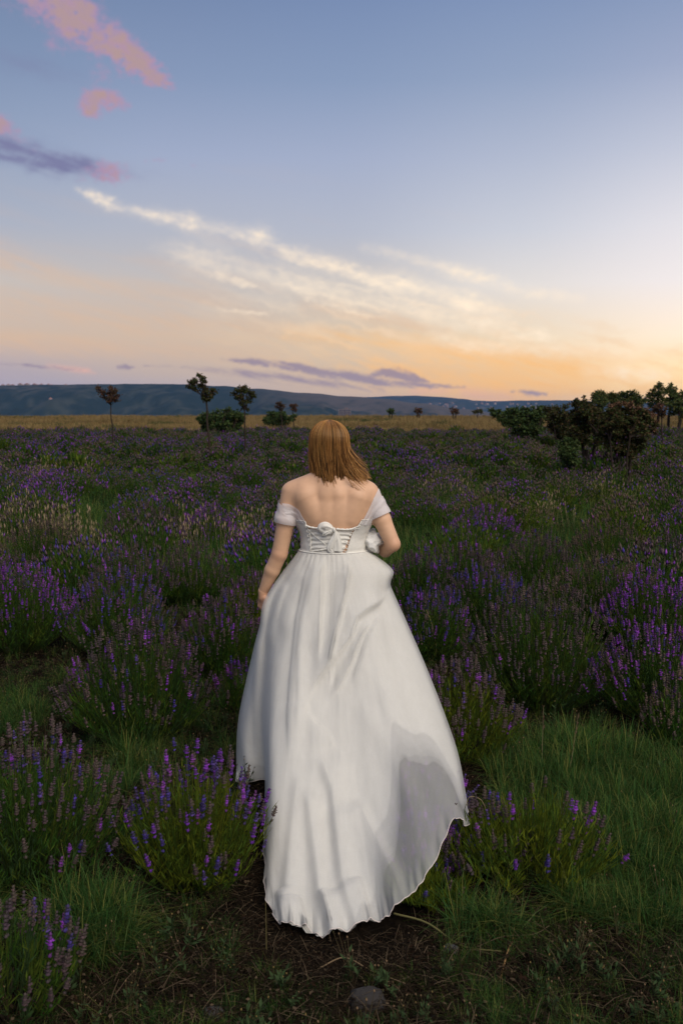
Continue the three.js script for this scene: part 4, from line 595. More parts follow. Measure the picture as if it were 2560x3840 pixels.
// joints
const J = {
  neckT: L3(757, 1058, 4.44), neckB: L3(758, 1112, 4.42), shL: L3(669, 1130, 4.44), shR: L3(847, 1132, 4.44),
  elL: L3(642, 1272, 4.44), faL: L3(625, 1310, 4.455), wrL: L3(605, 1358, 4.48), elR: L3(902, 1250, 4.41), faR: L3(884, 1264, 4.5), wrR: L3(862, 1252, 4.64),
};
const torso = [
  cap(L3(766, 1262, D0), L3(767, 1190, D0), 0.132, 0.146, 0.7), cap(L3(766, 1262, D0), L3(766, 1330, 4.46), 0.134, 0.165, 0.72), cap(L3(735, 1345, 4.45), L3(797, 1345, 4.45), 0.125, 0.125, 0.85),
  cap(L3(712, 1148, 4.44), L3(812, 1148, 4.44), 0.088, 0.088, 0.86), cap(L3(730, 1180, 4.44), L3(804, 1180, 4.44), 0.1, 0.1, 0.86),
  cap(L3(730, 1185, 4.53), L3(730, 1187, 4.53), 0.066, 0.066), cap(L3(802, 1185, 4.53), L3(802, 1187, 4.53), 0.066, 0.066),
];
const blades = [cap(L3(706, 1142, 4.395), L3(728, 1186, 4.386), 0.045, 0.026), cap(L3(820, 1142, 4.39), L3(804, 1190, 4.384), 0.047, 0.026), cap(L3(748, 1140, 4.374), L3(752, 1255, 4.39), 0.024, 0.028), cap(L3(778, 1140, 4.374), L3(780, 1255, 4.39), 0.024, 0.028)];
const upper = [
  cap(J.neckT, J.neckB, 0.052, 0.056), cap(J.neckB, L3(690, 1124, 4.44), 0.054, 0.047), cap(J.neckB, L3(828, 1126, 4.44), 0.054, 0.047), cap(L3(740, 1098, 4.42), L3(705, 1120, 4.43), 0.03, 0.035), cap(L3(775, 1098, 4.42), L3(812, 1122, 4.43), 0.03, 0.035),
];
const slim = (l) => l.map((c) => ({ ...c, ra: c.ra * 0.94, rb: c.rb * 0.93 }));
const armL = slim([cap(J.shL, L3(657, 1195, 4.43), 0.05, 0.0445), cap(L3(657, 1195, 4.43), J.elL, 0.0445, 0.0395), cap(J.elL, J.faL, 0.0385, 0.0375), cap(J.faL, J.wrL, 0.0375, 0.0255)]);
const armR = slim([cap(J.shR, L3(877, 1194, 4.425), 0.05, 0.0445), cap(L3(877, 1194, 4.425), J.elR, 0.0445, 0.037), cap(J.elR, J.faR, 0.035, 0.034), cap(J.faR, J.wrR, 0.034, 0.025)]);
const hx = (x, y, z) => V(x, y, z);
const legs = [cap(hx(-0.085, 0.88, 0), hx(-0.08, 0.47, -0.03), 0.088, 0.056), cap(hx(-0.08, 0.47, -0.03), hx(-0.08, 0.1, 0.0), 0.054, 0.038), cap(hx(-0.08, 0.055, 0.02), hx(-0.085, 0.035, -0.17), 0.036, 0.024), cap(hx(0.085, 0.88, 0), hx(0.08, 0.48, -0.12), 0.088, 0.056), cap(hx(0.08, 0.48, -0.12), hx(0.08, 0.1, -0.16), 0.054, 0.038), cap(hx(0.08, 0.055, -0.14), hx(0.085, 0.035, -0.33), 0.036, 0.024)];
const headP = [cap(L3(757, 1009, 4.43), L3(757, 1014, 4.49), 0.081, 0.077), cap(L3(757, 1035, 4.49), L3(757, 1066, 4.51), 0.062, 0.036), cap(J.neckT, L3(757, 1040, 4.45), 0.05, 0.05)];
const faceP = [...headP, cap(L3(757, 1028, 4.556), L3(757, 1041, 4.572), 0.009, 0.013), cap(L3(749, 1053, 4.547), L3(765, 1053, 4.547), 0.008, 0.008), cap(L3(750, 1057, 4.545), L3(764, 1057, 4.545), 0.009, 0.009), cap(L3(742, 1023, 4.545), L3(750, 1023, 4.552), 0.009, 0.008), cap(L3(764, 1023, 4.552), L3(772, 1023, 4.545), 0.008, 0.009), cap(L3(718, 1028, 4.46), L3(720, 1042, 4.465), 0.014, 0.009), cap(L3(796, 1028, 4.46), L3(794, 1042, 4.465), 0.014, 0.009)];
function hand(wr, dir, across, palm, curl, s) { // dir: along the hand, across: index to little finger, palm: the way the palm faces
  const P = [], o = (a, b, c) => wr.clone().addScaledVector(dir, a).addScaledVector(across, b * s).addScaledVector(palm, c);
  P.push(cap(wr, o(0.03, 0, 0), 0.025, 0.022), cap(o(0.03, -0.018, 0), o(0.075, -0.024, 0), 0.015, 0.0125), cap(o(0.03, 0, 0), o(0.078, -0.004, 0), 0.0155, 0.0125), cap(o(0.03, 0.016, 0), o(0.074, 0.015, 0), 0.0145, 0.012), cap(o(0.03, 0.026, 0), o(0.066, 0.031, 0), 0.013, 0.011));
  const F = [[0.078, -0.026, [0.04, 0.025, 0.02]], [0.081, -0.006, [0.045, 0.028, 0.022]], [0.078, 0.014, [0.042, 0.026, 0.021]], [0.07, 0.032, [0.033, 0.021, 0.018]]];
  for (const [a, b, L] of F) { let p = o(a, b, 0), an = curl * 0.5; L.forEach((l, i) => { an += curl * (i ? 0.9 : 0.5); const q = p.clone().addScaledVector(dir, l * Math.cos(an)).addScaledVector(palm, l * Math.sin(an)); P.push(cap(p, q, 0.0098 - i * 0.0011, 0.0088 - i * 0.0011)); p = q; }); }
  let p = o(0.022, -0.026, 0.008); for (const [l, d, c] of [[0.04, -0.7, 0.5], [0.032, -0.35, 0.7], [0.024, -0.1, 0.8]]) { const q = p.clone().addScaledVector(dir, l * 0.75).addScaledVector(across, l * d * s).addScaledVector(palm, l * c * 0.7); P.push(cap(p, q, 0.0125, 0.0098)); p = q; }
  return P;
}
const handL = hand(J.wrL, V(-0.04, -0.99, 0.0).normalize(), V(-0.55, 0.1, -0.8).normalize(), V(0.9, -0.1, -0.2).normalize(), 0.62, -1);
const handR = hand(J.wrR, V(-0.75, 0.05, -0.6).normalize(), V(0.1, -0.95, 0.1).normalize(), V(-0.6, 0.0, 0.75).normalize(), 0.75, 1);
const torsoF = field([...torso, ...blades], 0.05), smin = (a, b, k) => { const h = Math.max(k - Math.abs(a - b), 0) / k; return Math.min(a, b) - h * h * k * 0.25; }, fT0 = field([...torso, ...upper], 0.05), fBl = field(blades, 0.012), fTorso = (x, y, z) => smin(fT0(x, y, z), fBl(x, y, z) + 0.0025, 0.055), fHead = field(headP, 0.02), fL = field(armL, 0.01), fR = field(armR, 0.01), fLegs = field(legs, 0.02), bodyF = (x, y, z) => { let d = fTorso(x, y, z); if (y > 1.3) d = smin(d, fHead(x, y, z), 0.03); if (y < 1) d = smin(d, fLegs(x, y, z), 0.04); return smin(d, x < 0 ? fL(x, y, z) : fR(x, y, z), 0.03); }, armLF = field(armL, 0.03), armRF = field([...armR.slice(0, 3)], 0.03);
const skin = new THREE.MeshPhysicalMaterial({ color: 0xffffff, vertexColors: true, roughness: 0.5, sheen: 0.25, sheenRoughness: 0.6, sheenColor: new THREE.Color(0.9, 0.6, 0.45), specularIntensity: 0.7 });
{
  const main = surfaceNets(bodyF, [-0.42, 0, -0.4], [0.42, 1.62, 0.2], [0.007, 0.0085, 0.007]);
  const head = surfaceNets(field(faceP, 0.02), [-0.12, 1.4, -0.2], [0.12, 1.68, 0.14], [0.0035, 0.0035, 0.0035]);
  const bounds = (w) => [[w.x - 0.16, w.y - 0.2, w.z - 0.18], [w.x + 0.16, w.y + 0.16, w.z + 0.18]];
  const hl = surfaceNets(field(handL, 0.008), ...bounds(J.wrL), [0.003, 0.003, 0.003]), hr = surfaceNets(field(handR, 0.008), ...bounds(J.wrR), [0.003, 0.003, 0.003]);
  const g = mergeGeometries([main, head, hl, hr]), p = g.attributes.position, col = [];
  const ruddy = [[J.elL, 0.045], [J.elR, 0.045], [J.wrL.clone().add(V(0, -0.06, 0)), 0.08]];
  for (let i = 0; i < p.count; i++) {
    const x = p.getX(i), y = p.getY(i), z = p.getZ(i); let k = 0; for (const [c, r] of ruddy) k = Math.max(k, smooth(r * 1.4, 0.2 * r, Math.hypot(x - c.x, y - c.y, z - c.z)));
    const f = 1 + 0.12 * fbm(x * 45, y * 45, z * 45, 3) + 0.14 * fbm(x * 9, y * 9, z * 9, 2), c = mix3([0.6, 0.36, 0.215], [0.52, 0.26, 0.15], k * 0.85);
    col.push(c[0] * f, c[1] * f, c[2] * f);
  }
  g.setAttribute('color', new THREE.Float32BufferAttribute(col, 3));
  mesh('body', g, skin, person);
  const eyeM = new THREE.MeshStandardMaterial({ color: 0xd8d0c8, roughness: 0.15 });
  for (const x of [746, 768]) { const e = mesh('eye', new THREE.SphereGeometry(0.0115, 14, 10), eyeM, person); e.position.copy(L3(x, 1028, 4.546)); }
}
// ---------- hair ----------
{
  const r = rng(77), O = L3(755.5, 1010, 4.455), topY = L3(757, 966, 4.44).y, hb = new GB(), DARK = [[0.045, 0.019, 0.007], [0.066, 0.027, 0.009], [0.09, 0.038, 0.012]], GOLD2 = [[0.38, 0.18, 0.052], [0.48, 0.25, 0.076], [0.28, 0.125, 0.035]], MID = [[0.17, 0.076, 0.022], [0.2, 0.092, 0.027]];
  const A = 0.089, B = 0.118, TOP = topY - O.y;
  // a lock starts at the parting and falls over the skull; th = 0 at the back, positive to the viewer's right
  const lockPath = (th, lay, end, flick, wob, ph, part) => {
    const pts = [], n = 16, sn = Math.sin(th), cs = Math.cos(th);
    for (let i = 0; i <= n; i++) {
      const t = i / n, skull = Math.min(1, t / 0.42), a = lerp(part, Math.PI / 2, Math.pow(skull, 0.8));
      let x, y, z;
      const ax = A * lay, bz = B * lay;
      x = O.x + ax * Math.sin(a) * sn; z = O.z + bz * Math.sin(a) * cs; y = O.y + TOP * (0.3 + 0.7 * lay) * Math.cos(a);
      if (t > 0.42) {
        const f = (t - 0.42) / 0.58; y = lerp(O.y, end, f);
        const tuck = 1 + 0.04 * Math.sin(f * 3.1) - 0.27 * f * f;
        x = O.x + ax * sn * tuck; z = O.z + bz * cs * (1 - 0.16 * f);
        x += flick * f ** 2.4; z += Math.abs(flick) * 0.12 * f ** 2.2;
        x += wob * Math.sin(f * 5 + ph) * f; z += wob * 0.6 * Math.cos(f * 4 + ph) * f;
      }
      pts.push(V(x, y, z));
    }
    return pts;
  };
  const ends = (th) => lerp(L3(740, 1126, 4.36).y, L3(757, 1108, 4.4).y, smooth(0.5, 1.9, Math.abs(th)));
  // under-layer
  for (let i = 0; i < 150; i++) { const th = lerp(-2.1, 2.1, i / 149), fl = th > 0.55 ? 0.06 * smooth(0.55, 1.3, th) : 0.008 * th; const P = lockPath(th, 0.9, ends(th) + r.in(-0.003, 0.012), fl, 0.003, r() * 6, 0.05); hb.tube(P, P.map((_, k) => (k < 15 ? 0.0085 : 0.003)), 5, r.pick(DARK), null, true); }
  for (let i = 0; i < 2300; i++) {
    const th = r.in(-2.15, 2.15), lay = r.in(0.93, 1.035), group = Math.floor((th + 2.2) * 11), gr = rng(group * 13 + 5), gph = gr() * 6, gshift = gr.in(-0.006, 0.006);
    let fl = 0.006 * th + gshift; if (th > 0.5) fl += (0.096 * smooth(0.45, 1.25, th)) * r.in(0.75, 1.1) * (lay > 0.97 ? 1.1 : 0.7); if (th < -0.5) fl += 0.008;
    const end = ends(th) + 0.028 * smooth(0.4, 1.15, th) + gr.in(-0.01, 0.012) + (r() < 0.3 ? r.in(0, 0.06) : r.in(-0.006, 0.012));
    const P = lockPath(th + 0.03 * gr.n(), lay, end, fl, 0.009, gph + r.in(-0.5, 0.5), 0.02 + 0.12 * r());
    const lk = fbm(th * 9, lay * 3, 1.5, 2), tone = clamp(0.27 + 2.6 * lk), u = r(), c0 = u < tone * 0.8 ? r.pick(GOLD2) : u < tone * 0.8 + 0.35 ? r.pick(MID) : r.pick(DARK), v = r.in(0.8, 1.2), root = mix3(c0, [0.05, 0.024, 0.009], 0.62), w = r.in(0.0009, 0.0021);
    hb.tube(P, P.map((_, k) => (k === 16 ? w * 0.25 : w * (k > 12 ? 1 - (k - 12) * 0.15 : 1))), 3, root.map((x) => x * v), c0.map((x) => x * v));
  }
  // loose single hairs
  for (let i = 0; i < 240; i++) { const th = r.in(-2, 2), P = lockPath(th, r.in(1.01, 1.07), ends(th) + r.in(-0.01, 0.03), (th > 0.4 ? 0.1 : 0) + r.n() * 0.012, 0.012, r() * 6, 0.1); hb.tube(P, P.map(() => 0.0007), 3, r.pick(GOLD2)); }
  mesh('hair', hb.build(), new THREE.MeshPhysicalMaterial({ color: 0xffffff, vertexColors: true, roughness: 0.42, specularIntensity: 1, specularColor: new THREE.Color(1, 0.82, 0.55) }), person);
}
// ---------- gown ----------
const weave = (() => { const W = 256, d = new Uint8Array(W * W * 4), r = rng(12); const row = [], col = []; for (let i = 0; i < W; i++) { row.push(r.in(-1, 1)); col.push(r.in(-1, 1)); } for (let y = 0; y < W; y++) for (let x = 0; x < W; x++) { const v = 128 + 40 * (row[y] + col[x]) * 0.5 + 60 * ((x + y) % 2 ? 0.3 : -0.3) + r.in(-18, 18); d.set([v, v, v, 255], (y * W + x) * 4); } const t = new THREE.DataTexture(d, W, W); t.wrapS = t.wrapT = THREE.RepeatWrapping; t.magFilter = THREE.LinearFilter; t.needsUpdate = true; return t; })();
const slub = (() => { const W = 512, d = new Uint8Array(W * W * 4), r = rng(31), a = [], b = []; for (let i = 0; i < W; i++) { a.push(r.in(-1, 1)); b.push(r.in(-1, 1)); } for (let y = 0; y < W; y++) for (let x = 0; x < W; x++) { const v = 240 + 2.2 * a[x] * (0.6 + fbm(x * 0.03, y * 0.008, 2, 2)) + 1.6 * b[y] + 7 * fbm(x * 0.02, y * 0.012, 9, 4) + r.in(-9, 9); d.set([clamp(v, 0, 255), clamp(v, 0, 255), clamp(v - 1, 0, 255), 255], (y * W + x) * 4); } const t = new THREE.DataTexture(d, W, W); t.wrapS = t.wrapT = THREE.RepeatWrapping; t.magFilter = THREE.LinearFilter; t.colorSpace = THREE.SRGBColorSpace; t.repeat.set(0.31, 0.27); t.needsUpdate = true; return t; })();
const cloth = (o) => new THREE.MeshPhysicalMaterial({ color: new THREE.Color(0.94, 0.92, 0.865), roughness: 0.9, sheen: 0.3, sheenRoughness: 0.7, sheenColor: new THREE.Color(0.9, 0.9, 1), specularIntensity: 0.25, side: THREE.DoubleSide, bumpMap: weave, bumpScale: 0.0004, map: slub, ...o });
const organza = cloth({ transparent: true, opacity: 0.4, transmission: 0.35, thickness: 0 }), lining = cloth({ transmission: 0.3, thickness: 0 }), veil = cloth({ transparent: true, opacity: 0.24, transmission: 0.35, thickness: 0 }), satin = cloth({ color: new THREE.Color(0.86, 0.83, 0.745), transmission: 0.15, thickness: 0 }), sleeveM = cloth({ color: new THREE.Color(0.92, 0.87, 0.85), transparent: true, opacity: 0.78, transmission: 0.35, thickness: 0 });
function sheet(nu, nv, fn, closed = false) { // fn(u, v) -> Vector3; uv in metres roughly
  const pos = [], uv = [], ix = [];
  for (let j = 0; j <= nv; j++) for (let i = 0; i <= nu; i++) { const p = fn(i / nu, j / nv); pos.push(p.x, p.y, p.z); uv.push((i / nu) * 12, (j / nv) * 12); }
  for (let j = 0; j < nv; j++) for (let i = 0; i < nu; i++) { const a = j * (nu + 1) + i; ix.push(a, a + 1, a + nu + 2, a, a + nu + 2, a + nu + 1); }
  const g = new THREE.BufferGeometry(); g.setAttribute('position', new THREE.Float32BufferAttribute(pos, 3)); g.setAttribute('uv', new THREE.Float32BufferAttribute(uv, 2)); g.setIndex(ix); g.computeVertexNormals();
  if (closed) { const n = g.attributes.normal; for (let j = 0; j <= nv; j++) { const a = j * (nu + 1), b = a + nu, x = n.getX(a) + n.getX(b), y = n.getY(a) + n.getY(b), z = n.getZ(a) + n.getZ(b), l = Math.hypot(x, y, z) || 1; n.setXYZ(a, x / l, y / l, z / l); n.setXYZ(b, x / l, y / l, z / l); } }
  return g;
}
const gradF = (f, p, e = 0.002) => V(f(p.x + e, p.y, p.z) - f(p.x - e, p.y, p.z), f(p.x, p.y + e, p.z) - f(p.x, p.y - e, p.z), f(p.x, p.y, p.z + e) - f(p.x, p.y, p.z - e)).normalize();
function cast(f, o, d, max = 1.2, k = 0.6) { const p = o.clone(); let s = 0; for (let i = 0; i < 160; i++) { const h = f(p.x, p.y, p.z); if (h < 0.0004) return p; s += h * k; if (s > max) return null; p.addScaledVector(d, h * k); } return p; }
const EYE_L = V(0, EYE, 0).sub(ORI);
function onBack(px, py, off = 0.004, f = torsoF) { const d = ray(px, py).normalize(), p = cast(f, EYE_L.clone().addScaledVector(d, 4.0), d, 0.7) ?? L3(px, py, 4.4); return p.addScaledVector(gradF(f, p), off); }
function radial(f, ax, y, phi, off, rmax = 0.3) { const d = V(Math.sin(phi), 0, Math.cos(phi)), p = cast(f, V(ax.x, y, ax.z).addScaledVector(d, rmax), d.clone().negate(), rmax * 1.2) ?? V(ax.x, y, ax.z); return p.addScaledVector(d, off); }
const AX = L3(767, 1230, D0);
const yB = onBack(765, 1271).y, yT = onBack(765, 1200).y;
{
  const phiAt = (px, py) => { const p = onBack(px, py, 0); return Math.atan2(p.x - AX.x, p.z - AX.z); };
  const eL0 = phiAt(704, 1197), eL1 = phiAt(717, 1269), eR0 = phiAt(824, 1205), eR1 = phiAt(793, 1269);
  const wr = (p, phi) => 0.0022 * fbm(phi * 6, p * 9, 1, 3) + 0.0016 * Math.sin(p * 40 + 3 * fbm(phi * 2, p * 3, 4, 2)) * smooth(0.75, 1, 1 - p);
  const shell = sheet(150, 26, (u, v) => { const phi = lerp(lerp(eR1, eR0, v), Math.PI * 2 + lerp(eL1, eL0, v), u), c = Math.cos(phi), front = smooth(0.2, -1, c), sideR = smooth(0.35, 0.9, Math.sin(phi)) * smooth(-0.2, 0.5, c); const top = yT + 0.004 + 0.035 * front + 0.006 * sideR; const q = radial(torsoF, AX, lerp(yB - 0.004, top, v), phi, 0.0085 + wr(v, phi)); return q; });
  const bodice = mesh('bodice', shell, satin, person);
  // rolled edges of the two back panels
  const eg = new GB(), one = [1, 1, 1]; for (const [a0, a1] of [[eL0, eL1], [eR0, eR1]]) { const P = []; for (let i = 0; i <= 14; i++) { const v = i / 14; P.push(radial(torsoF, AX, lerp(yB, yT + 0.004, v), lerp(a1, a0, v), 0.009)); } eg.tube(P, P.map(() => 0.0028), 6, one, null, true); }
  { const P = []; for (let i = 0; i <= 60; i++) { const phi = lerp(eR0, Math.PI * 2 + eL0, i / 60), c = Math.cos(phi); P.push(radial(torsoF, AX, yT + 0.004 + 0.035 * smooth(0.2, -1, c) + 0.006 * smooth(0.35, 0.9, Math.sin(phi)) * smooth(-0.2, 0.5, c), phi, 0.009)); } eg.tube(P, P.map(() => 0.0022), 6, one, null, true); }
  mesh('piping', eg.build(), satin, bodice);
  const panel = sheet(60, 60, (u, v) => { const py = lerp(1213 + 2.5 * Math.sin(u * 3.14), 1269, v), px = lerp(lerp(702, 714, v), lerp(812, 786, v), u), g = Math.sin((v * 5.2 + 0.5 * fbm(u * 3, v * 2, 6, 2) + 0.25 * Math.sin(u * 3)) * 6.28), edge = smooth(0.2, 0, u) + smooth(0.85, 1, u); return onBack(px, py, 0.0045 + 0.0028 * g * (0.6 + 0.6 * edge) + 0.0016 * fbm(u * 9, v * 12, 3, 3)); });
  mesh('lacing_panel', panel, satin, person);
  const lace = (list, rad, off) => { const c = new THREE.CatmullRomCurve3(list.map(([x, y, o]) => onBack(x, y, (o ?? 0) + off))), P = c.getPoints(20), gb = new GB(); gb.tube(P, P.map((_, i) => 0.78 * rad * (0.9 + 0.2 * Math.sin(i * 1.7))), 6, one, null, true); mesh('lace', gb.build(), satin, person); };
  lace([[703, 1204], [715, 1209], [735, 1212], [758, 1214]], 0.0062, 0.009); lace([[772, 1214], [792, 1215], [806, 1213], [814, 1210]], 0.006, 0.009); lace([[806, 1213], [816, 1208], [825, 1205]], 0.0028, 0.01); lace([[808, 1215], [817, 1212], [822, 1211]], 0.0022, 0.01);
  lace([[718, 1266], [735, 1263], [752, 1260], [764, 1259]], 0.005, 0.009); lace([[768, 1262], [778, 1264], [786, 1264]], 0.004, 0.009); lace([[712, 1216], [725, 1230], [748, 1250]], 0.0022, 0.009);
  for (const [a, b, c, d] of [[803, 1222, 817, 1222], [800, 1229, 813, 1231], [797, 1236, 810, 1238], [790, 1243, 807, 1245], [795, 1248, 803, 1252], [788, 1256, 800, 1260], [785, 1262, 796, 1266]]) lace([[a, b], [(a + c) / 2, (b + d) / 2 + 1], [c, d]], 0.0022, 0.0065);
  for (const [x, y] of [[706, 1207], [709, 1218], [711, 1229], [713, 1240], [715, 1251], [717, 1262]]) { const p = onBack(x, y, 0.011), m = mesh('eyelet_loop', new THREE.TorusGeometry(0.0045, 0.0014, 6, 12), satin, person); m.position.copy(p); m.rotation.set(0.3, 0.6, 0.4); }
  // bow: a knot with two loops and two tails
  const knot = (() => { const g = new THREE.SphereGeometry(0.011, 20, 14), a = g.attributes.position, v = V(); for (let i = 0; i < a.count; i++) { v.fromBufferAttribute(a, i); const k = 1 + 0.35 * fbm(v.x * 90, v.y * 60, v.z * 60, 2); a.setXYZ(i, v.x * k * 0.75, v.y * k * 1.05, v.z * k * 0.6); } g.computeVertexNormals(); return g; })();
  const bow = mesh('bow', knot, satin, person); bow.position.copy(onBack(767, 1215, 0.017));
  const ribbon = (name, list, widths, curl) => { const pts = list.map(([x, y, o]) => onBack(x, y, 0.006 + o * 0.62)), c = new THREE.CatmullRomCurve3(pts), cw = new THREE.CatmullRomCurve3(widths.map((w, i) => V(i, w, 0))), N = V(0, 0.1, 1).normalize(); const g = sheet(10, 40, (u, v) => { const p = c.getPoint(v), t = c.getTangent(v), s = V().crossVectors(t, N).normalize(), w = cw.getPoint(v).y, k = u * 2 - 1; return p.addScaledVector(s, k * w).addScaledVector(N, -curl * w * (k * k) + 0.0016 * Math.sin(k * 7 + v * 5)).sub(bow.position); }); mesh(name, g, satin, bow); };
  ribbon('loop', [[766, 1215, 0.016], [757, 1209, 0.026], [747, 1205, 0.03], [741, 1209, 0.026], [746, 1214, 0.018], [757, 1216, 0.014], [766, 1216, 0.012]], [0.006, 0.016, 0.02, 0.02, 0.018, 0.012, 0.006], 0.5);
  ribbon('loop', [[766, 1216, 0.018], [756, 1218, 0.026], [748, 1222, 0.028], [744, 1225, 0.022], [752, 1221, 0.016], [766, 1217, 0.013]], [0.005, 0.009, 0.011, 0.008, 0.008, 0.005], 0.4);
  ribbon('loop', [[768, 1217, 0.018], [770, 1228, 0.026], [762, 1246, 0.028], [758, 1260, 0.024], [763, 1264, 0.016], [768, 1250, 0.012], [770, 1220, 0.012]], [0.005, 0.012, 0.014, 0.013, 0.012, 0.01, 0.005], 0.5);
  ribbon('tail', [[769, 1217, 0.018], [773, 1230, 0.022], [774, 1246, 0.021], [772, 1264, 0.018]], [0.006, 0.014, 0.021, 0.026], 0.35);
  ribbon('tail', [[766, 1217, 0.017], [758, 1221, 0.02], [750, 1222, 0.02], [741, 1229, 0.014]], [0.005, 0.007, 0.008, 0.004], 0.4);
}
// sleeves: bands round the upper arms, with a strap that runs to the bodice
function sleeve(f, axisA, axisB, lo, hi, strap, seed, puff) {
  const ax = axisB.clone().sub(axisA).normalize(), e1 = V(0, 0, 1).addScaledVector(ax, -ax.z).normalize(), e2 = V().crossVectors(ax, e1), L = axisA.distanceTo(axisB);
  const band = sheet(64, 22, (u, v) => { const ps = u * 6.2832, w = lerp(lo(ps), hi(ps), v), o = axisA.clone().addScaledVector(ax, w * L), d = e1.clone().multiplyScalar(Math.cos(ps)).addScaledVector(e2, Math.sin(ps)), p = cast(f, o.clone().addScaledVector(d, 0.09), d.clone().negate(), 0.09) ?? o.clone().addScaledVector(d, 0.04); const n = fbm(Math.cos(ps) * 1.6 + seed, v * 2.5, Math.sin(ps) * 1.6, 3); return p.addScaledVector(d, 0.006 + puff * Math.sin(v * 3.14) * (0.6 + n) + 0.0017 * Math.sin(v * 9 + 4 * n) * Math.sin(v * 3.14)); }, true);
  const st = sheet(26, 20, (u, v) => { const a = strap.map((r) => new THREE.CatmullRomCurve3(r.map(([x, y]) => V(x, y, 0))).getPoint(u)), q = a[0].clone().lerp(a[1], v), n = fbm(u * 2.2 + seed, v * 3, 3, 3); return onBack(q.x, q.y, 0.008 + puff * 0.7 * Math.sin(v * 3.14) * (0.5 + n) + 0.0018 * Math.sin(v * 14 + n * 5) * Math.sin(v * 3.14), bodyF); });
  band.deleteAttribute('uv'); st.deleteAttribute('uv');
  const g = mergeGeometries([band, st]); g.setAttribute('uv', new THREE.Float32BufferAttribute(new Float32Array(g.attributes.position.count * 2).map((_, i) => { const k = Math.floor(i / 2); return i % 2 ? g.attributes.position.getY(k) * 8 : g.attributes.position.getX(k) * 8; }), 2));
  mesh('sleeve', g, sleeveM, person);
}
sleeve(armLF, J.shL, J.elL, () => 0.5, (ps) => 0.17 + 0.05 * Math.cos(ps), [[[650, 1156], [668, 1158], [688, 1170], [696, 1184], [704, 1197]], [[660, 1196], [672, 1194], [681, 1194], [687, 1200], [696, 1203]]], 1.2, 0.0022);
sleeve(armRF, J.shR, J.elR, () => 0.46, (ps) => 0.1 - 0.05 * Math.sin(ps), [[[866, 1123], [858, 1140], [846, 1164], [836, 1184], [826, 1203]], [[888, 1176], [876, 1184], [862, 1190], [853, 1196], [847, 1206]]], 4.1, 0.0045);
// bunched cloth carried in the right hand
{
  const g = new THREE.SphereGeometry(1, 60, 44), a = g.attributes.position, v = V(), c = L3(854, 1244, 4.47);
  for (let i = 0; i < a.count; i++) { v.fromBufferAttribute(a, i); const fold = 0.13 * Math.sin(6 * Math.atan2(v.y, v.x) + 3 * v.z + 3 * fbm(v.x, v.y, v.z, 2)) * smooth(1, 0.2, Math.abs(v.z)) + 0.4 * fbm(v.x * 1.3 + 4, v.y * 1.3, v.z * 1.3, 3), k = 1 + fold; a.setXYZ(i, v.x * k * 0.046, v.y * k * 0.055, v.z * k * 0.075); }
  g.computeVertexNormals(); const m = mesh('gathered_cloth', g, lining, person); m.position.copy(c);
}
